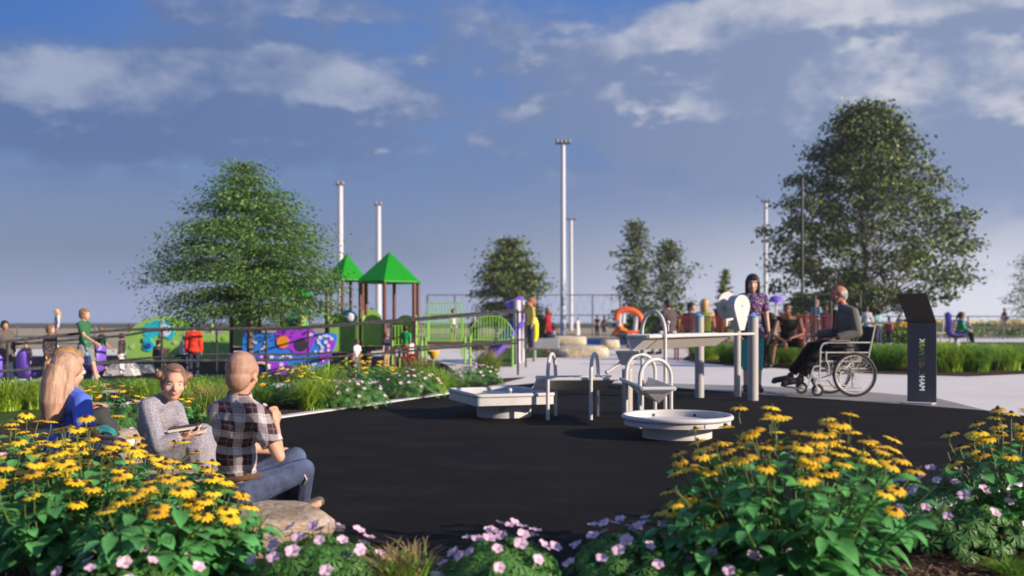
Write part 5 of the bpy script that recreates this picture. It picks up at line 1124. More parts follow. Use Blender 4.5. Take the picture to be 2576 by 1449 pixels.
    if bot:
        mt, kind = bot[0], bot[1]; e = .011*k; mb = MB(); hx = (J['hiL']-J['hiR']).normalized(); Mp = basis(hx, J['che']-J['pel'])
        mb.ell(J['pel'], (.155*k*wide+e, .112*k*wide+e, .115*k+e), Mp, 16, 10)
        if kind in ('skirt', 'longskirt'):
            st = .5 if kind == 'skirt' else .93; q = [(J['hi'+s_], J['kn'+s_], J['an'+s_]) for s_ in 'LR']
            for a, b, c in q: limb_prims(mb, a, b, c, (lr[0], lr[1]*1.5, lr[2]*1.8, lr[3]*3.0), e*2, st)
            a = J['hiL'].lerp(J['hiR'], .5); b = J['knL'].lerp(J['knR'], .5); c = J['anL'].lerp(J['anR'], .5); limb_prims(mb, a, b, c, (lr[0]*1.2, lr[1]*2, lr[2]*2.2, lr[3]*3.6), e*2, st)
        else:
            st = {'shorts': .42, 'capri': .70, 'trousers': .955}[kind]
            for s_ in 'LR': limb_prims(mb, J['hi'+s_], J['kn'+s_], J['an'+s_], lr if kind != 'trousers' else (lr[0], lr[1]*1.03, lr[2]*1.08, lr[3]*1.45), e*(1. if kind != 'shorts' else 1.9), st)
        remesh(mb.build({'skirt': 'skirt', 'longskirt': 'skirt', 'shorts': 'shorts'}.get(kind, 'trousers'), mt, t), vox, 2)
    if shoes:
        for s_ in 'LR':
            a, b = J['an'+s_], J['to'+s_]; fw = (b-a).normalized(); mb = MB(); mb.cap(a-V3(0, 0, .030*k), b+V3(0, 0, .012*k), .043*k, .036*k, 10); mb.cap(a+V3(0, 0, .0), a-V3(0, 0, .03*k), .040*k, .044*k, 10); mb.cap(b, b+fw*.02*k, .034*k, .028*k, 8)
            remesh(mb.build('shoe', shoes, t), max(vox*.8, .006), 2)
    if hair:
        st, mh = hair[:2]; mb = MB(); E = lambda a, b, c, r: mb.ell(T(a, b, c), tuple(v*HS for v in r), Mh, 18, 12)
        if st in ('short', 'bob', 'long', 'crop', 'tail', 'bun', 'buns'):
            th = {'crop': .004, 'short': .010, 'buns': .006}.get(st, .013)
            E(0, .024, .034, (.076+th, .090+th, .083+th)); 
            if st == 'buns': E(0, -.022, .086, (.050, .042, .022))
            elif st != 'crop': E(0, -.030, .075, (.058+th*.7, .050+th*.6, .030+th))
            E(0, .055, -.02, (.066+th*.6, .055+th*.8, .070))
            for sx in (-1, 1): E(sx*(.060+th*.6), .000, .022, (.020, .040, .042))
        if st == 'balding':
            E(0, .046, .012, (.074, .066, .074)); E(0, .050, -.03, (.062, .052, .055))
            for sx in (-1, 1): E(sx*.064, .012, .012, (.016, .036, .038))
        if st == 'bob':
            for sx in (-1, 1): mb.cap(T(sx*.070, -.010, .03), T(sx*.072, -.012, -.10), .026*HS, .024*HS, 10)
            mb.cap(T(0, .06, 0), T(0, .055, -.11), .065*HS, .060*HS, 12); mb.cap(T(-.04, -.074, .062), T(.04, -.074, .062), .020*HS, .020*HS, 10)
        if st == 'long':
            mb.tube([T(0, .07, .03), T(0, .085, -.08), T(-.005, .085, -.20), T(-.01, .075, -.33)], [.075*HS, .082*HS, .080*HS, .045*HS], 14)
            for sx in (-1, 1): mb.tube([T(sx*.06, .035, .02), T(sx*.07, .04, -.10), T(sx*.06, .05, -.22), T(sx*.05, .05, -.30)], [.035*HS, .040*HS, .036*HS, .02*HS], 10)
        if st == 'tail': mb.tube([T(0, .10, .03), T(0, .14, -.01), T(0, .14, -.10), T(0, .13, -.18)], [.028*HS, .030*HS, .026*HS, .008*HS], 10)
        if st == 'bun': E(0, .115, .015, (.034, .03, .036))
        if st == 'buns':
            for sx in (-1, 1): E(sx*.088, .01, .045, (.030, .030, .028))
        hb = remesh(mb.build('hair', mh, t), max(vox*.8, .005), 2)
        if st == 'long':
            br = MB()
            for q in range(2):
                br.tube([T(.058-.004*f+(.016 if q else -.016)*math.sin(f*2.3+q*3.14), .045+.05*min(1, f/4)+.012*math.cos(f*2.3), .045-.042*f) for f in [i*.5 for i in range(17)]], [.017*HS*(1-.045*i) for i in range(17)], 8)
            br.build('braid', mh, hb)
        if st == 'beard': pass
        if len(hair) > 2:      # beard
            mb = MB(); mb.ell(T(0, -.060, -.078), tuple(v*HS for v in (.040, .034, .034)), Mh, 12, 8)
            for sx in (-1, 1): mb.cap(T(sx*.062, -.012, -.020), T(sx*.036, -.056, -.066), .014*HS, .024*HS, 8)
            mb.cap(T(-.022, -.088, -.040), T(.022, -.088, -.040), .007*HS, .007*HS, 6); remesh(mb.build('beard', hair[2], t), max(vox*.8, .005), 2)
    return t, J, k
exec_people = True
m_jean = cloth('denim', (.075, .095, .17), .45, .9, .6, 30); m_black = cloth('black', (.010, .010, .011)); m_navy2 = cloth('navy', (.03, .035, .07)); m_khaki = cloth('khaki', (.42, .30, .18)); m_whitec = cloth('white', (.66, .64, .66)); m_redc = cloth('red', (.62, .045, .025)); m_dred = cloth('deep_red', (.38, .006, .012)); m_greenc = cloth('green', (.035, .14, .06)); m_greyc = cloth('grey', (.17, .16, .16)); m_brownc = cloth('brown_grey', (.09, .07, .07)); m_orangec = cloth('rust_orange', (.55, .16, .03)); m_yelc = cloth('mustard', (.50, .42, .10)); m_pinkc = cloth('pink', (.60, .10, .16)); m_tealc = cloth('teal', (.06, .36, .32)); m_green2 = cloth('bright_green', (.01, .36, .11)); m_mauve = cloth('mauve', (.30, .20, .30)); m_lblue = cloth('light_blue', (.20, .38, .58)); m_olive = cloth('olive', (.028, .038, .022))
h_blond = hairm('blond', (.52, .33, .14)); h_brown = hairm('brown', (.10, .05, .025)); h_dark = hairm('dark', (.014, .009, .007)); h_red = hairm('auburn', (.30, .10, .03)); h_sand = hairm('sandy', (.24, .14, .07)); h_grey = hairm('grey', (.30, .28, .26)); h_gold = hairm('golden_brown', (.36, .20, .07)); h_pale = hairm('pale_rose_blond', (.42, .25, .165)); h_rose = hairm('reddish_blond', (.20, .105, .065))
s_white = SHO('white', (.6, .58, .58)); s_dark = SHO('dark', (.02, .018, .018)); s_red = SHO('red', (.45, .02, .03)); s_wine = SHO('wine', (.12, .01, .03)); s_brown = SHO('brown', (.12, .06, .03)); s_green = SHO('green', (.10, .45, .08))
def pattern_mat(name, base, cols, scale=60, thr=.45, kind='voronoi'):
    m = bpy.data.materials.new(name); m.use_nodes = True; N = NT(m.node_tree); b = N.n['Principled BSDF']; tc_ = N.add('ShaderNodeTexCoord'); v = N.add('ShaderNodeTexVoronoi'); N.l.new(tc_.outputs['Object'], v.inputs['Vector']); v.inputs['Scale'].default_value = scale
    sp_ = N.add('ShaderNodeSeparateColor'); N.l.new(v.outputs['Color'], sp_.inputs[0])
    r_ = N.add('ShaderNodeValToRGB'); r_.color_ramp.interpolation = 'CONSTANT'; N.l.new(sp_.outputs[0], r_.inputs[0]); e = r_.color_ramp.elements
    while len(e) < len(cols): e.new(.5)
    for i, c in enumerate(cols): e[i].position = i/len(cols); e[i].color = (*c, 1)
    N.l.new(N.mix(N.m('LESS_THAN', v.outputs['Distance'], thr), base, r_.outputs[0]), b.inputs['Base Color']); b.inputs['Roughness'].default_value = .85
    bn = N.add('ShaderNodeBump'); bn.inputs['Strength'].default_value = .5; bn.inputs['Distance'].default_value = .01; N.l.new(N.noise(tc_.outputs['Object'], 14, 4), bn.inputs['Height']); N.l.new(bn.outputs[0], b.inputs['Normal']); return m
m_floral = pattern_mat('floral_print', (.025, .02, .10), [(.62, .10, .14), (.55, .50, .55), (.30, .12, .40), (.03, .03, .16), (.15, .30, .28), (.65, .25, .35)], 42, .42)
m_dkfloral = pattern_mat('dark_floral_print', (.022, .020, .026), [(.22, .08, .08), (.05, .05, .06), (.16, .12, .12), (.03, .03, .04)], 36, .40)
m_dots = pattern_mat('grey_dot_weave', (.24, .22, .26), [(.38, .36, .41), (.36, .34, .39), (.40, .38, .43)], 130, .40)
# plaid: crossing bands in object space
def plaid():
    m = bpy.data.materials.new('plaid_cloth'); m.use_nodes = True; N = NT(m.node_tree); b = N.n['Principled BSDF']; tc_ = N.add('ShaderNodeTexCoord'); s_ = N.add('ShaderNodeSeparateXYZ')
    wv = N.add('ShaderNodeVectorMath', operation='ADD'); nz = N.add('ShaderNodeTexNoise'); nz.inputs['Scale'].default_value = 5; N.l.new(tc_.outputs['Object'], nz.inputs['Vector'])
    sc_ = N.add('ShaderNodeVectorMath', operation='SCALE'); N.l.new(nz.outputs['Color'], sc_.inputs[0]); sc_.inputs['Scale'].default_value = .05; N.l.new(tc_.outputs['Object'], wv.inputs[0]); N.l.new(sc_.outputs[0], wv.inputs[1]); N.l.new(wv.outputs[0], s_.inputs[0])
    def bands(c, per):
        f = N.m('FRACT', N.m('DIVIDE', c, per)); dk = N.m('MULTIPLY', N.m('GREATER_THAN', f, .30), N.m('LESS_THAN', f, .88)); ln = N.m('ADD', N.m('MULTIPLY', N.m('GREATER_THAN', f, .18), N.m('LESS_THAN', f, .23)), N.m('MULTIPLY', N.m('GREATER_THAN', f, .60), N.m('LESS_THAN', f, .66))); return dk, ln
    ax = N.m('ADD', N.m('MULTIPLY', s_.outputs[0], .86), N.m('MULTIPLY', s_.outputs[1], .5)); d1, l1 = bands(ax, .085); d2, l2 = bands(s_.outputs[2], .085)
    col = N.mix(N.m('MULTIPLY', N.m('ADD', d1, d2), .5), (.56, .50, .51), (.038, .010, .016)); col = N.mix(N.m('MULTIPLY', l1, .55), col, (.20, .15, .18)); col = N.mix(N.m('MULTIPLY', l2, .55), col, (.18, .13, .16))
    N.l.new(col, b.inputs['Base Color']); b.inputs['Roughness'].default_value = .85; bn = N.add('ShaderNodeBump'); bn.inputs['Strength'].default_value = .6; bn.inputs['Distance'].default_value = .012; N.l.new(N.noise(tc_.outputs['Object'], 13, 3), bn.inputs['Height']); N.l.new(bn.outputs[0], b.inputs['Normal']); return m
m_plaid = plaid()
def facing(dx, dy): return math.atan2(dx, -dy)      # a figure faces -Y at rz = 0; (dx, dy) world direction it faces
# ---------------------------------------------------------------- foreground: bald man in plaid
def rel(o, d): return {a: v-o for a, v in d.items()}
o = Vector((P(600, 1300, 5.0).x, 5.0, 0))
J = rel(o, dict(pel=P(598, 1213, 5.02), che=P(592, 1095, 5.0), nec=P(602, 1003, 5.0), hea=P(610, 941, 4.99), shL=P(548, 1036, 5.02), shR=P(646, 1042, 4.90),
    elL=P(640, 1128, 5.16), wrL=P(722, 1136, 5.22), elR=P(702, 1148, 4.86), wrR=P(693, 1068, 4.96), hiL=P(580, 1236, 5.06), hiR=P(612, 1240, 4.95), knL=P(742, 1152, 5.20), anL=P(716, 1262, 5.36), toL=P(760, 1290, 5.42), knR=P(762, 1182, 5.10), anR=P(752, 1272, 5.30), toR=P(800, 1268, 5.34)))
# the man looks away to the right: his left shoulder is the one farther from the viewer
J['shL'], J['shR'] = J['shL'], J['shR']
kk = .82*1.75
def figure_at(**k): return figure(**k)
t_man, _, _ = figure('person', 'bald man in a plaid shirt and jeans sitting on the front boulder', o, 0, J, kk, 'fair', (m_plaid, 'short', .018), (m_jean, 'trousers'), None, ('crop', pm('shaved_scalp', (.38, .215, .15), .6, .18, 30, .3, 90)), .0062, 1.18, (R(20), R(4)), True, None,
    {'L': (V3(.72, .1, -.5), V3(-.3, -.2, -1), .5, 1), 'R': (V3(.02, .12, 1), V3(-.9, .4, 0), 1.25, -1)}, wide=1.02, legw=1.12, parts=False)
mb = MB(); a = P(752, 1284, 5.30)-o; b = P(803, 1262, 5.38)-o; mb.cap(a, b, .038, .030, 12); mb.cap(a+V3(0, 0, .04), a, .036, .04, 10); sh = remesh(mb.build('shoe', pm('snakeskin_shoe', (.10, .085, .06), .5, .4, 60), t_man), .006, 1)
mb = MB(); mb.prism([(-.04, -.04), (.02, -.045), (.11, -.03), (.13, .0), (.11, .03), (.02, .042), (-.04, .035)], a+V3(.0, 0, -.046), (b-a).normalized(), V3(-.3, .9, 0).normalized(), .012); mb.build('sole', pm('tan_sole', (.36, .20, .10), .6, .1), sh, False)
mb = MB(); a = P(716, 1266, 5.36)-o; b = P(768, 1294, 5.44)-o; mb.cap(a, b, .038, .030, 12); remesh(mb.build('shoe', pm('snakeskin_shoe', (.10, .085, .06)), t_man), .006, 1)
m_seam = pm('pale_stitching', (.50, .47, .42), .8, .2, 60)
off_ = V3(.0, -.072, .0); mb = MB(); mb.tube([J['knR']+V3(.0, -.056, .02), J['knR']+V3(.03, -.050, -.04), J['knR'].lerp(J['anR'], .5)+V3(.01, -.052, 0), J['anR']+V3(0, -.05, .05)], .0045, 5); mb.build('stitching', m_seam, t_man)
hx = (J['hiL']-J['hiR']).normalized(); up_ = (J['che']-J['pel']).normalized(); fr = up_.cross(hx)
mb = MB(); c_ = J['pel']+up_*.030; mb.tube([c_+hx*.148*math.cos(2*math.pi*i/28)+fr*.112*math.sin(2*math.pi*i/28)-up_*.004*math.cos(2*math.pi*i/28) for i in range(28)], .014, 6, closed=True); mb.build('belt', pm('brown_leather', (.13, .065, .03), .5, .2, 20), t_man)
mb = MB(); nu = (J['hea']-J['nec']).normalized(); c_ = J['nec']+nu*.012; M_ = basis(V3(.6, -.6, 0), nu); mb.lathe(c_, [(.060, -.035), (.064, .0), (.058, .022), (.052, .022), (.056, .0)], 20, axis=nu); mb.build('collar', m_plaid, t_man)
# ---------------------------------------------------------------- girl with books
o = Vector((P(430, 1250, 5.7).x, 5.7, 0))
J = rel(o, dict(pel=P(398, 1140, 5.78), che=P(388, 1070, 5.76), nec=P(416, 1003, 5.72), hea=P(436, 963, 5.66), shR=P(372, 1024, 5.60), shL=P(440, 1030, 5.86), elR=P(398, 1120, 5.52), wrR=P(458, 1100, 5.56), elL=P(462, 1092, 5.88), wrL=P(462, 1078, 5.72),
    hiR=P(405, 1150, 5.68), hiL=P(408, 1145, 5.86), knR=P(498, 1110, 5.66), knL=P(508, 1104, 5.82), anR=P(512, 1218, 5.74), anL=P(522, 1210, 5.90), toR=P(548, 1236, 5.74), toL=P(556, 1226, 5.88)))
t_g, _, _ = figure('person', 'girl with two hair buns in a grey dotted dress holding books', o, 0, J, .78*1.75, 'fair2', (m_dots, 'long', .020), (m_dots, 'longskirt'), SHO('cream', (.70, .62, .60)), ('buns', h_rose), .0065, 1.16, (R(-48), R(-6)), True, None,
    {'R': (V3(.9, .25, .22), V3(0, .3, 1), .6, 1), 'L': (V3(.8, -.3, .1), V3(0, 0, -1), .6, -1)}, smile=True, wide=.95)
t_b = thing('book', 'two small dark notebooks stacked in the seated girl\'s hands', 'book', P(470, 1082, 5.62), R(12)); m_bk = pm('dark_book_cover', (.035, .028, .035), .5, .1); m_pg = pm('cream_pages', (.62, .55, .46), .8, .08, 80, stretch=(1, 1, 30)); m_bk2 = pm('tan_book_cover', (.45, .30, .22), .5, .1)
Mt = Matrix.Rotation(R(-8), 3, 'Y')
for i, (mm, dz, ox) in enumerate(((m_bk2, -.014, .02), (m_bk, .012, -.01))):
    mb = MB(); mb.box((ox, 0, dz), (.17, .11, .016), Mt); bk = mb.build('pages', m_pg, t_b, False)
    for z in (-.010, .010): mb = MB(); mb.box((ox, 0, dz+z), (.18, .12, .004), Mt); mb.build('cover', mm, bk, False)
# ---------------------------------------------------------------- blue topped woman with braid
m_bluet = cloth('bright_blue', (.10, .17, .66), .10, .8, .9, 10); m_tealsk = pattern_mat('teal_knit', (.02, .20, .19), [(.03, .26, .24), (.02, .16, .15)], 90, .5)
o = Vector((P(170, 1150, 6.0).x, 6.0, 0))
J = rel(o, dict(pel=P(168, 1110, 6.15), che=P(164, 1044, 6.14), nec=P(168, 982, 6.12), hea=P(172, 936, 6.10), shL=P(128, 1010, 6.26), shR=P(206, 1012, 6.00), elL=P(150, 1080, 6.42), wrL=P(222, 1098, 6.42), elR=P(214, 1082, 5.90), wrR=P(262, 1100, 5.98),
    hiL=P(165, 1122, 6.26), hiR=P(178, 1124, 6.08), knL=P(262, 1088, 6.40), knR=P(272, 1094, 6.22), anL=P(250, 1128, 6.10), anR=P(262, 1130, 5.98), toL=P(300, 1124, 6.04), toR=P(312, 1128, 5.94)))
t_w, _, _ = figure('person', 'woman with long braided fair hair in a bright blue top, seen from behind', o, 0, J, .80*1.75, 'fair2', (m_bluet, 'elbow', .024, .10), (m_tealsk, 'capri'), SHO('pale_pink', (.70, .48, .45)), ('long', h_pale), .007, 1.2, (R(10), R(8)), True, None,
    {'R': (V3(1, .1, -.05), V3(0, 0, -1), .35, 1), 'L': (V3(1, .0, -.1), V3(0, 0, -1), .4, -1)}, female=True, parts=False)
# ---------------------------------------------------------------- woman behind her
o = Vector((P(185, 1100, 6.9).x, 6.9, 0))
J = rel(o, dict(pel=P(168, 1072, 6.95), che=P(160, 1020, 6.95), nec=P(164, 960, 6.93), hea=P(172, 916, 6.90), shL=P(134, 986, 7.08), shR=P(192, 986, 6.82), elL=P(160, 1030, 7.16), wrL=P(222, 1028, 7.12), elR=P(208, 1036, 6.82), wrR=P(222, 1020, 6.94),
    hiL=P(170, 1080, 7.02), hiR=P(180, 1082, 6.88), knL=P(256, 1042, 7.05), knR=P(250, 1046, 6.92), anL=P(300, 1108, 7.10), anR=P(292, 1112, 6.98), toL=P(328, 1112, 7.1), toR=P(322, 1118, 6.98)))
t_w2, _, _ = figure('person', 'woman with a golden brown ponytail in a grey shirt and charcoal trousers', o, 0, J, .86*1.75, 'tan', (m_greyc, 'short', .014), (cloth('charcoal', (.045, .05, .05)), 'trousers'), s_white, ('tail', h_gold), .008, 1.12, (R(-8), R(6)), True, None,
    {'R': (V3(1, .2, .2), V3(0, 0, -1), .5, 1), 'L': (V3(1, -.1, .1), V3(0, 0, -1), .5, -1)}, female=True, parts=False)
# ---------------------------------------------------------------- girl behind the blue capped post
def base_of(px, py): g = G(px, py); return (g.x, g.y, 0), g.y
def hgt(pyt, pyb): return CAMH*(pyb-pyt)/(pyb-HOR)
lc, D = base_of(1893, 986); H_ = hgt(692, 984)
J = J_stand(H_, wrR=(-.20, -.10, .90), wrL=(.235, -.01, .865))
figure('person', 'black haired girl in a floral top and turquoise capri trousers, standing', lc, facing(-.12, -1), J, H_, 'fair2', (m_floral, 'short', .016, .12), (cloth('turquoise', (.07, .40, .38), .08, .8, .8, 9), 'capri'), s_wine, ('bob', h_dark), .0085, 1.16, (R(-6), R(3)), True, None, wide=.88, legw=.95)
# ---------------------------------------------------------------- man in the wheelchair
o = Vector((wb.x, wb.y+.31, 0)); yy = .31
def wj(zx, zy, y): v = wx(zx, zy, y-yy); return v
J = dict(pel=wj(880, 905, yy), che=wj(888, 690, yy), nec=wj(850, 505, yy), hea=wj(806, 385, yy), shL=wj(900, 560, .12), shR=wj(880, 560, .50), elL=wj(935, 745, .09), wrL=wj(735, 800, .10), elR=wj(860, 745, .53), wrR=wj(635, 770, .53),
    hiL=wj(860, 900, .24), hiR=wj(860, 895, .38), knL=wj(590, 900, .22), knR=wj(560, 885, .40), anL=wj(420, 1170, .20), anR=wj(365, 1160, .42), toL=wj(262, 1235, .19), toR=wj(215, 1215, .42))
m_suit = cloth('dark_suit', (.14, .13, .115), .08, .85, .5, 14); m_ptr = cloth('black_trousers', (.010, .009, .008))
Hw = 1.16*1.75
t_s, _, kq = figure('person', 'grey bearded man in a dark suit jacket sitting in the wheelchair', o, 0, J, Hw, 'red', (m_suit, 'long', .022, .16, 'jacket'), (m_ptr, 'trousers'), SHO('black_leather', (.015, .012, .010)), ('balding', h_grey, hairm('grey_beard', (.16, .14, .13))), .0095, 1.0, (0, R(2)), True, None,
    {'L': (V3(-.95, 0, -.30), V3(0, 0, -1), .45, -1), 'R': (V3(-.95, .0, -.25), V3(0, 0, -1), .4, 1)})
mb = MB(); c0 = J['nec']; nu = (J['hea']-J['nec']).normalized(); mb.lathe(c0-nu*.03, [(.085, -.02), (.080, .03), (.068, .075), (.060, .075), (.070, .02)], 20, axis=nu); mb.build('shirt_collar', pattern_mat('blue_check', (.02, .03, .10), [(.30, .33, .45), (.04, .05, .15)], 110, .5), t_s)
mb = MB(); mb.prism([(-.018, 0), (.018, 0), (.030, -.26), (0, -.31), (-.030, -.26)], J['nec']+V3(-.125, .0, -.03), V3(0, 1, 0), V3(.10, 0, 1).normalized(), .012); mb.build('tie', cloth('maroon', (.09, .005, .008)), t_s, False)
# ---------------------------------------------------------------- bench with the player, and the man behind the girl
m_bred = pm('dark_red_steel', (.16, .012, .012), .5, .05)
def bench(label, px0, px1, pyfoot, pyseat, pytop, back=-1, n=3, D=None):
    """back = -1: backrest on the far side (faces us), +1: backrest on the near side"""
    D = D or GD(pyfoot); k = D/FPX; x0, x1 = (px0-1288)*k, (px1-1288)*k; zs = CAMH-(pyseat-HOR)*k; zt_ = CAMH-(pytop-HOR)*k; L = x1-x0; t = thing('park_bench', label, 'bench', ((x0+x1)/2, D, 0), 0, 'dark red mesh benches')
    s_ = -back; dep = .5; yb = .0 if back > 0 else dep
    mb = MB()
    for i in range(9): mb.box((0, dep*(i+.5)/9, zs), (L, .030, .02))
    mb.build('seat', m_bred, t, False)
    mb = MB()
    for i in range(9): z = zs+.10+(zt_-zs-.10)*i/8; mb.tube([(-L/2, yb+(z-zs)*.15*s_, z), (L/2, yb+(z-zs)*.15*s_, z)], .010 if i < 8 else .022, 6)
    nb = int(L/.10)
    for i in range(nb+1): x = -L/2+L*i/nb; mb.tube([(x, yb, zs+.08), (x, yb+(zt_-zs)*.15*s_, zt_)], .006, 4)
    mb.build('backrest', m_bred, t)
    for i in range(n):
        x = -L/2+.04+(L-.08)*i/(n-1)
        for y in (0.02, dep-.02): mb = MB(); mb.cyl((x, y, -.02), (x, y, zs), .028, n=8); mb.build('leg', m_bred, t)
        mb = MB(); mb.tube([(x, yb, zs), (x, yb+(zt_-zs)*.15*s_, zt_)], .024, 6); mb.build('back_post', m_bred, t)
    return t
Dp = GD(926); kp = Dp/FPX
bench('dark red mesh bench under the player in the black vest', 1915, 2175, 926, 873, 796, -1, 3, Dp+.55)
c_ = Vector(((2002-1288)*kp, Dp+.75, 0)); sc_ = 1.18
J = J_sit(1.75*sc_, .40, .0, che=(.02, -.16, .78), nec=(.0, -.30, .965), hea=(-.03, -.40, 1.115), shL=(.215, -.24, .91), shR=(-.20, -.26, .92), elL=(.255, -.42, .64), wrL=(.02, -.56, .57), elR=(-.30, -.40, .62), wrR=(-.10, -.58, .50), knL=(.26, -.44, .46), knR=(-.28, -.44, .46), anL=(.26, -.42, .085), anR=(-.33, -.50, .085), toL=(.30, -.58, .03), toR=(-.38, -.66, .03))
m_vest = cloth('black_vest', (.014, .013, .014))
t_p, _, kq = figure('person', 'player in a black and red vest leaning forward on the dark red bench', c_, facing(-.15, -1), J, 1.75*sc_, 'brown', (m_vest, 'none', .014), (m_vest, 'shorts'), s_dark, ('crop', h_dark), .011, 1.0, (R(-10), R(-4)), True, None,
    {'R': (V3(.1, -.2, -.95), V3(0, 1, 0), .35, -1), 'L': (V3(-.8, -.1, -.4), V3(0, .2, -1), .5, 1)}, wide=1.05)
mb = MB(); a = J['shL']+V3(-.03, .03, -.03); b = J['hiL']+V3(.13, .06, .04); mb.tube([a, (a+b)/2+V3(.12, .06, .02), b], [.03, .07, .08], 10); mb.build('red_side_panel', m_redc, t_p)
c_ = Vector(((1944-1288)*kp, Dp+.85, 0)); sc_ = 1.22
J = J_sit(1.75*sc_, .42, .12)
figure('person', 'dark haired man in an olive jacket, half hidden behind the girl', c_, facing(-.45, -1), J, 1.75*sc_, 'red', (m_olive, 'long', .022, .05, 'jacket'), (m_black, 'trousers'), s_dark, ('crop', h_dark), .012, 1.0, (R(25), R(0)), False, None, wide=1.05)
# ---------------------------------------------------------------- bench with three people seen from behind
bench('dark red mesh bench behind the long trough, facing away', 1702, 1832, 907, 838, 797, 1, 3, GD(907))
bench('dark red mesh bench beyond the first one, behind the blue capped post', 1738, 1818, 893, 836, 800, 1, 2, GD(893))
D = GD(897); k = D/FPX
def sitter(label, px, pyh, pyf, rz, sk, top, bot, hair, seat=.44, lean=.05, vox=.02, hs=1., group=None, shoes=None, look=(0, 0), wide=1., **kw):
    D = GD(pyf); full = CAMH*(pyf-pyh)/(pyf-HOR); H = full/(seat*0+.04+.44+.725+.115+.0)*1.0; sc = full/1.315; J = J_sit(1.75*sc, seat, lean, **kw)
    q = Vector(((px-1288)/FPX*D, D, 0)); t, _, _ = figure('person', label, q, rz, J, 1.75*sc, sk, top, bot, shoes or s_dark, hair, vox, hs, look, False, group, wide=wide, parts=False); return t
sitter('man in a charcoal jacket and jeans sitting with his back to us', 1684, 752, 894, facing(-.6, .8), 'tan', (m_brownc, 'long', .024, .08, 'jacket'), (m_navy2, 'trousers'), ('crop', h_dark), wide=1.1)
sitter('dark haired person in a grey vest sitting turned on the red bench', 1737, 760, 900, facing(.5, .85), 'tan', (cloth('slate', (.07, .075, .10)), 'short'), (m_black, 'trousers'), ('short', h_dark), look=(R(-95), 0))
sitter('woman with a blonde bob and bare shoulders, seen from behind', 1773, 752, 905, facing(.1, 1), 'fair', (cloth('leaf_green', (.13, .26, .03)), 'none', .006), (m_black, 'trousers'), ('bob', hairm('honey_blond', (.46, .28, .10))), hs=1.05)
# orange hoodie on the limestone block
sitter('person in a rust orange hoodie sitting on a limestone block', 1552, 787, 876, facing(1, -.25), 'tan', (m_orangec, 'long', .026, .04, 'hoodie'), (cloth('plum_grey', (.10, .08, .10)), 'trousers'), ('short', h_dark), lean=.14, wrL=(.08, -.36, .66), wrR=(-.08, -.36, .66))
# ---------------------------------------------------------------- standing / walking figures
def stander(label, px, pyt, pyb, dirv, sk, top, bot, hair, shoes=None, walk=False, vox=None, hs=1.12, group=None, wide=1., H=None, D=None, z0=0., name='person', look=(0, 0), fine=False, **kw):
    D = D or GD(pyb); H = H or (CAMH-z0-(pyt-HOR)/FPX*D); J = (J_walk if walk else J_stand)(H, **kw); q = Vector(((px-1288)/FPX*D, D, z0)); vox = vox or max(.010, D*.0007)
    return figure(name, label, q, facing(*dirv), J, H, sk, top, bot, shoes or s_dark, hair, vox, hs, look, fine, group, wide=wide, parts=False)
stander('boy in a green shirt striding right with a blue strap bag', 212, 776, 978, (1, -.15), 'fair', (m_greenc, 'short', .016), (cloth('stone_grey', (.20, .20, .21)), 'shorts'), ('short', h_sand), s_white, True, .009, fine=True, wrR=(-.20, -.36, 1.02), elR=(-.20, -.12, 1.16), wrL=(.22, .20, .95))
stander('girl in a dark floral smock and pale trousers walking beside the green shirted boy', 127, 817, 978, (1, -.25), 'fair', (m_dkfloral, 'long', .022, .16), (cloth('pale_grey', (.45, .43, .42)), 'trousers'), ('bun', h_sand), s_brown, False, .010, 1.2)
stander('woman in a brown cardigan and long white skirt at the left edge', 12, 806, 972, (.6, -.6), 'tan', (cloth('taupe', (.12, .10, .09)), 'long', .026, .28, 'cardigan'), (m_whitec, 'longskirt'), ('short', h_dark), None, False, .011)
stander('small child with brown hair behind the purple seats at the left', 66, 858, 962, (0, -1), 'fair', (m_dkfloral, 'long', .016), (m_brownc, 'trousers'), ('short', h_brown))
stander('blond girl in a white top high up behind the left children', 143, 777, 905, (-.6, -.5), 'fair2', (m_whitec, 'long'), (m_jean, 'shorts'), ('long', h_blond), s_white, D=26, z0=.35, vox=.018, knL=(.10, -.25, .62), knR=(-.10, -.22, .62))
stander('boy in a green shirt with blue straps, farther back', 257, 822, 949, (.5, .8), 'fair', (m_greenc, 'short'), (m_khaki, 'shorts'), ('short', h_sand), s_white, True)
stander('child in a grey brown sweater and white trousers beside the green panel', 306, 838, 948, (-1, .1), 'fair', (m_brownc, 'long', .016), (m_whitec, 'trousers'), ('short', h_brown), s_brown)
stander('child in a brown top standing behind the left handrail post', 398, 884, 956, (0, 1), 'tan', (m_brownc, 'long'), (m_brownc, 'shorts'), ('short', h_dark), None, H=.72)
stander('child in a grey knit hat, white top and jeans left of the red hoodie', 466, 838, 955, (.4, .9), 'fair', (m_whitec, 'long', .016), (m_jean, 'trousers'), ('short', pm('grey_knit', (.30, .30, .36), .9, .1)), s_brown)
stander('boy in a red hoodie and navy trousers seen from behind', 487, 811, 960, (-.1, 1), 'tan', (m_redc, 'long', .028, .05, 'hoodie'), (m_navy2, 'trousers'), ('short', h_dark), s_white, wide=1.05, vox=.012)
stander('child in a white shirt below the lime panels', 898, 853, 952, (-.7, .5), 'tan', (m_whitec, 'short'), (m_greyc, 'trousers'), ('short', h_brown), s_brown)
stander('adult in a navy waistcoat and khaki trousers by the nearest tower', 972, 836, 940, (-.6, .4), 'fair', (m_navy2, 'short', .016), (m_khaki, 'trousers'), ('short', h_sand), s_brown, wide=1.1)
stander('child in a bright green shirt and red trousers between tower and ramp', 1021, 818, 930, (.3, .8), 'tan', (m_green2, 'short'), (m_redc, 'trousers'), ('short', h_dark), s_white)
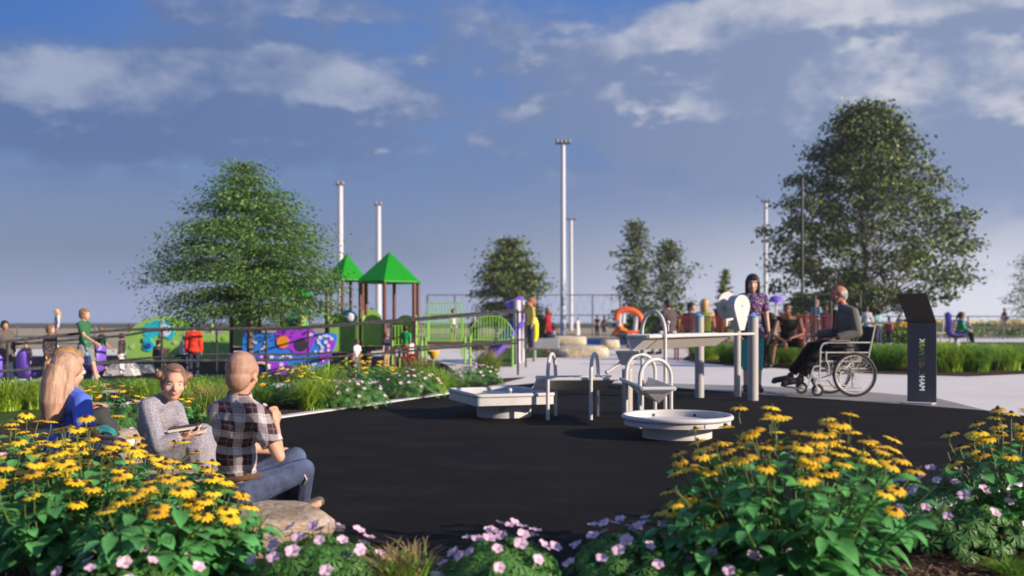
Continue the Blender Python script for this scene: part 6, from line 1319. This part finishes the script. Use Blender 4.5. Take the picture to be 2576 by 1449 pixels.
stander('child in a white shirt and red shorts beside the green shirted child', 1037, 852, 930, (-.5, .6), 'tan', (m_whitec, 'long', .016), (m_redc, 'shorts'), ('short', h_dark), s_white)
stander('child on the deck of the nearest tower at the right', 1140, 770, 850, (.5, -.5), 'tan', (m_whitec, 'short'), (m_jean, 'shorts'), ('short', h_brown), s_white, D=24.8, z0=.50, H=.86)
stander('child on the raised deck between the tower roofs', 935, 772, 850, (-.5, -.5), 'dark', (m_redc, 'short'), (m_jean, 'shorts'), ('short', h_dark), s_white, D=26, z0=.50, H=.90)
stander('man in black seen through the arched lime guardrail', 1193, 796, 882, (-.4, .7), 'tan', (m_black, 'long', .02), (m_black, 'trousers'), ('short', h_grey), s_dark, D=34)
stander('auburn haired child in a mustard top beside the purple slide', 1335, 749, 862, (-.8, -.3), 'fair', (m_yelc, 'long', .02, .04), (m_navy2, 'trousers'), ('tail', h_red), s_dark, D=25.5, z0=.27, H=1.38, hs=1.2, elR=(-.22, -.14, 1.30), wrR=(-.12, -.22, 1.52))
stander('child in a deep red shirt and black shorts on the turf', 1378, 777, 888, (-.8, .3), 'brown', (m_dred, 'short', .022, .10), (m_black, 'shorts'), ('tail', h_red), s_red)
stander('woman in a white dress far behind the limestone blocks', 1454, 799, 848, (.4, -.4), 'fair2', (m_whitec, 'short'), (m_whitec, 'longskirt'), ('bun', h_red), s_white, H=1.30)
stander('person in black far behind, left of the orange arch', 1502, 794, 850, (-.3, .8), 'tan', (m_black, 'short'), (m_black, 'trousers'), ('short', h_dark), None, H=1.45)
stander('person with bare shoulders beside the one in black', 1520, 798, 852, (.3, .8), 'fair', (cloth('peach', (.55, .28, .20)), 'none'), (m_khaki, 'shorts'), ('bun', h_brown), None, H=1.38)
stander('child in pink behind the red shirted child', 1392, 812, 862, (.3, .8), 'fair', (m_pinkc, 'short'), (m_whitec, 'shorts'), ('short', h_brown), None, H=1.0)
G3 = 'children and adults behind the wheelchair'
G4 = 'far figures beyond the red benches'
stander('person in a tan top standing beyond the first red bench', 1716, 768, 850, (.4, -.6), 'tan', (m_khaki, 'short'), (m_jean, 'trousers'), ('short', h_dark), None, group=G4)
stander('person in a terracotta top between the blonde woman and the water wheel', 1806, 766, 858, (-.5, -.6), 'brown', (cloth('terracotta', (.34, .10, .05)), 'short'), (m_brownc, 'trousers'), ('short', h_dark), None, group=G4, wide=1.1)
stander('person in a dusty rose top right of the vest player\'s shoulder', 2046, 778, 868, (-.4, -.8), 'fair', (cloth('dusty_rose', (.40, .16, .16)), 'short'), (m_greyc, 'trousers'), ('short', h_brown), None, group=G4)
stander('person in a warm brown jacket left of the bearded man\'s face', 2094, 764, 866, (-.6, -.7), 'brown', (cloth('warm_brown', (.16, .08, .04)), 'long', .024), (m_navy2, 'trousers'), ('short', h_dark), None, group=G4, wide=1.1)
stander('child in an orange top left of the vest player', 1968, 790, 872, (.2, -.9), 'tan', (m_orangec, 'short'), (m_jean, 'trousers'), ('short', h_brown), None, group=G4)
stander('person in a light blue shirt standing behind the vest player', 2054, 753, 870, (.5, .3), 'tan', (m_lblue, 'short'), (m_greyc, 'trousers'), ('short', h_sand), None, group=G3)
stander('person in a navy dress sitting or crouching behind the red bench', 2077, 769, 872, (.1, -.9), 'brown', (cloth('wine_navy', (.05, .02, .04)), 'short', .02, .2), (m_jean, 'trousers'), ('short', h_brown), None, group=G3, wide=1.1)
stander('distant person with a pink face left of the light blue shirt', 2026, 770, 858, (.1, -.9), 'fair', (m_brownc, 'short'), (m_jean, 'trousers'), ('short', h_dark), None, group=G3)
stander('tall child in white behind the wheelchair backrest', 2180, 770, 870, (.3, .9), 'tan', (m_whitec, 'short'), (m_lblue, 'trousers'), ('short', h_brown), s_white, group=G3)
stander('child with a top knot in a pale teal shirt and jeans', 2210, 779, 868, (-.3, .9), 'brown', (cloth('pale_teal', (.30, .52, .52)), 'short'), (m_jean, 'trousers'), ('bun', h_dark), s_white, group=G3)
stander('child in a pink jacket and dark jeans', 2236, 797, 867, (-.6, -.5), 'brown', (m_pinkc, 'long', .03), (m_navy2, 'trousers'), ('short', h_dark), s_white, group=G3, wide=1.15)
stander('person in a royal blue top left of the kiosk sign', 2263, 790, 862, (0, .9), 'fair', (cloth('royal_blue', (.03, .06, .28)), 'long'), (m_brownc, 'trousers'), ('short', h_red), None, group=G3)
stander('person in a dark maroon top touching the sign\'s left edge', 2282, 790, 862, (0, .9), 'brown', (cloth('maroon', (.09, .005, .008)), 'long', .02), (m_black, 'trousers'), ('short', h_dark), None, group=G3, wide=1.2)
stander('distant walker in dark clothes at the right edge of the frame', 2527, 762, 836, (1, 0), 'brown', (cloth('maroon', (.09, .005, .008)), 'long', .03, .3), (m_brownc, 'trousers'), ('short', h_dark), None, True, H=2.3)
# ---------------------------------------------------------------- shared: bucket seats on spring bases
def bucket_seat(mb_mat, label, loc, rz, s, group):
    t = thing('bucket_seat', label, 'play seat', loc, rz, group); mb = MB()
    # profile of a moulded shell: seat pan, back and head rest (faces -Y)
    pts = [(-.26, .42), (-.22, .36), (0, .35), (.14, .37), (.20, .46), (.24, .70), (.27, .98), (.29, 1.10)]
    wd = [.20, .22, .23, .23, .23, .22, .20, .10]; n = 9; rings = []
    for (y, z), w in zip(pts, wd):
        ring = []
        for i in range(n):
            f = i/(n-1)*2-1; ring.append(Vector((f*w, y-(abs(f)**3)*.06*(1 if z > .5 else 0), z+(abs(f)**3)*(.09 if z < .5 else .0)))*s)
        rings.append(ring)
    V = []; F = []
    off = Vector((0, .05, -.035))*s
    for r_ in rings: V += r_
    m_ = len(V); 
    for r_ in rings: V += [v+off for v in r_]
    for j in range(len(rings)-1):
        for i in range(n-1): a = j*n+i; F += [(a, a+1, a+n+1, a+n), (m_+a+n, m_+a+n+1, m_+a+1, m_+a)]
        for i, q in ((0, 0), (n-1, 1)): a = j*n+i; F.append((a, a+n, m_+a+n, m_+a) if q else (m_+a, m_+a+n, a+n, a))
    a = 0; F.append(tuple([i for i in range(n)][::-1]+[m_+i for i in range(n)])); e = (len(rings)-1)*n; F.append(tuple([e+i for i in range(n)]+[m_+e+i for i in range(n)][::-1]))
    mb.add(V, F); mb.build('seat_shell', m_violl, t)
    mb = MB(); mb.tube([Vector(p)*s for p in ((-.24, .16, .80), (-.27, -.02, .86), (-.27, -.20, .80), (-.25, -.24, .50))], .020*s, 8); mb.build('side_bar', m_blueb, t); mb = MB(); mb.tube([Vector(p)*s for p in ((.24, .16, .80), (.27, -.02, .86), (.27, -.20, .80), (.25, -.24, .50))], .020*s, 8); mb.build('side_bar', m_blueb, t)
    mb = MB(); mb.lathe((0, 0, 0), [(0, -.02), (.10*s, -.02), (.10*s, .16*s), (.07*s, .17*s), (.07*s, .36*s), (0, .36*s)], 14); mb.build('pedestal', m_lgrey, t); return t
GS = 'purple bucket seats'
def bs(label, px, pyb, pyt, rzz): D = GD(pyb); s = (CAMH-(pyt-HOR)/FPX*D)/1.10; return bucket_seat(None, label, ((px-1288)/FPX*D, D, 0), rzz, s, GS)
bs('purple bucket seat in the middle of the left group, seen from behind', 72, 976, 880, facing(.25, .9))
bs('purple bucket seat at the left frame edge', -6, 975, 892, facing(-.3, .8))
bs('purple bucket seat tilted behind the green shirted boy', 238, 962, 868, facing(-.9, .3))
bs('purple bucket seat with a blue bar beside the floral girl', 150, 958, 868, facing(.9, .3))
bs('purple bucket seat on a white post, child in green sitting in it', 2406, 877, 785, facing(1, -.12))
# white spinner arms near the left seats
t = thing('spinner_base', 'white curved tubes under the left purple seats', 'spinner', base_of(60, 976)[0], 0); 
for i in range(4):
    a = R(90*i+20); mb = MB(); mb.tube([(0, 0, .10), (.35*math.cos(a), .35*math.sin(a), .06), (.75*math.cos(a+.3), .75*math.sin(a+.3), .12), (.95*math.cos(a+.5), .95*math.sin(a+.5), .22)], .045, 8); mb.build('arm', m_lgrey, t)
mb = MB(); mb.lathe((0, 0, 0), [(0, -.02), (.16, -.02), (.12, .14), (0, .16)], 16); mb.build('hub', m_lgrey, t)
# child in green on the right seat
D = GD(877); k = D/FPX; sc = .98
J = J_sit(1.75*sc, .53, .06, wrL=(.12, -.34, .72), wrR=(-.12, -.34, .72), anL=(.10, -.50, .20), anR=(-.10, -.48, .20), toL=(.10, -.68, .13), toR=(-.10, -.66, .13))
figure('person', 'child with dark hair in a green top sitting in the right purple seat', ((2413-1288)*k, D-.02, .0), facing(1, -.12), J, 1.75*sc, 'tan', (m_green2, 'long', .02), (m_black, 'trousers'), s_green, ('tail', h_dark), .013, 1.28, parts=False)
stander('toddler in a mauve top and a tan hat right of the green child', 2438, 802, 868, (-.6, -.6), 'fair', (m_mauve, 'long', .02), (m_whitec, 'trousers'), ('short', h_sand), s_white, H=1.0)
stander('adult in pale trousers half hidden behind the right purple seat', 2390, 790, 862, (-.7, .3), 'brown', (m_brownc, 'long'), (m_whitec, 'trousers'), ('short', h_dark), s_white)
# white rail frame right of the sign
D = GD(866); q = P(2385, HOR, D); t = thing('rail_frame', 'white tubular rail frame between the sign and the purple seat', 'rail frame', (q.x, q.y, 0), 0); pp = lambda x, y: P(x, y, D)-Vector((q.x, q.y, 0))
for a, b in (((2340, 803), (2392, 803)), ((2340, 838), (2400, 838)), ((2340, 861), (2412, 861))): mb = MB(); mb.tube([pp(*a), pp(*b)], .038, 8); mb.build('rail', m_white, t)
for x, y0, y1 in ((2372, 803, 838), (2345, 803, 863), (2367, 838, 863), (2391, 838, 861)): mb = MB(); mb.tube([pp(x, y0), pp(x, y1+2)], .034, 8); mb.build('post', m_white, t)
# orange arch ride near the orange hoodie
m_orr = pm('orange_red_plastic', (.72, .10, .02), .45, .06); D = 36; q = P(1585, HOR, D); t = thing('arch_ride', 'orange arched play ride with pale struts, behind the orange hoodie', 'play ride', (q.x, q.y, 0), 0); pp = lambda zx, zy: P(1140+.1824*zx, 704+.1824*zy, D)-Vector((q.x, q.y, 0))
mb = MB(); mb.tube([Vector(v) for v in bpath([pp(2260, 560), pp(2270, 450), pp(2370, 410), pp(2490, 430), pp(2575, 500), pp(2600, 580)], 4)], .11, 10); mb.build('arch', m_orr, t)
mb = MB(); mb.tube([pp(2400, 735), pp(2560, 725)], .10, 10); mb.build('seat_rail', m_orr, t)
for a, b in (((2305, 470), (2290, 640)), ((2530, 500), (2505, 720)), ((2350, 470), (2345, 600))): mb = MB(); mb.tube([pp(*a), pp(*b)], .08, 8); mb.build('strut', m_lgrey, t)
mb = MB(); q2 = pp(2480, 740); mb.cyl((q2.x, 0, -.02), q2, .12, n=10); mb.build('pedestal', m_lgrey, t)
# purple canopy seat far behind the girl
D = 40; q = P(1955, HOR, D); t = thing('canopy_seat', 'purple canopy on white struts far behind the vest player', 'play ride', (q.x, q.y, 0), 0)
mb = MB(); mb.lathe(P(1952, 760, D)-Vector((q.x, q.y, 0)), [(0, .28), (.20, .22), (.30, .07), (.32, 0), (.26, .02), (0, .15)], 16); mb.build('canopy', m_violl, t)
for dx in (-.35, .35, .0): mb = MB(); mb.tube([(dx-.05, 0, CAMH+48*D/FPX), (dx*1.6, .2, .6), (dx, 0, -.02)], .05, 6); mb.build('strut', m_lgrey, t)
# accessories
t = thing('shoulder_bag', 'navy shoulder bag on a light blue strap carried by the striding boy', 'bag', P(219, 900, 15.4), 0)
mb = MB(); mb.box((0, 0, -.05), (.10, .08, .17), None, .02); mb.build('bag_body', cloth('navy_bag', (.03, .04, .12)), t)
o_ = P(219, 900, 15.4); mb = MB(); mb.tube([P(193, 812, 15.45)-o_, P(205, 826, 15.42)-o_, P(214, 850, 15.42)-o_, P(217, 880, 15.42)-o_, P(219, 896, 15.4)-o_], .022, 6); mb.build('strap', cloth('light_blue', (.20, .38, .58)), t)
# pale concrete footings near the ramp
t_ = MB(); 
for i, (x, yb, w, h) in enumerate(((318, 942, 60, 30), (372, 935, 46, 20))):
    D = GD(yb); k = D/FPX; mb = MB(); mb.prism([(-w*k/2*1.3, 0), (w*k/2*1.3, 0), (w*k/2*.8, h*k), (-w*k/2*.8, h*k)], ((x-1288)*k, D, -.01), (1, 0, 0), up, .4); ob = mb.build('footing_block', m_kerb, None, False); tag(ob, 'tapered pale concrete footing '+('beside the child in white trousers' if i == 0 else 'under the picture panel'), 'concrete block', 'concrete footings')
HAZE = .0005
# ================================================================== air
hz = MB(); hz.box((0, 260, 6.6), (1060, 640, 15.4)); hb = hz.build('haze', bpy.data.materials.new('haze_air'), None, False); hb['kind'] = 'stuff'
hm = hb.data.materials[0]; hm.use_nodes = True; N = NT(hm.node_tree); N.n.remove(N.n['Principled BSDF']); vp = N.add('ShaderNodeVolumePrincipled'); vp.inputs['Color'].default_value = (.88, .92, 1.0, 1); vp.inputs['Density'].default_value = HAZE
N.l.new(vp.outputs[0], N.n['Material Output'].inputs['Volume'])
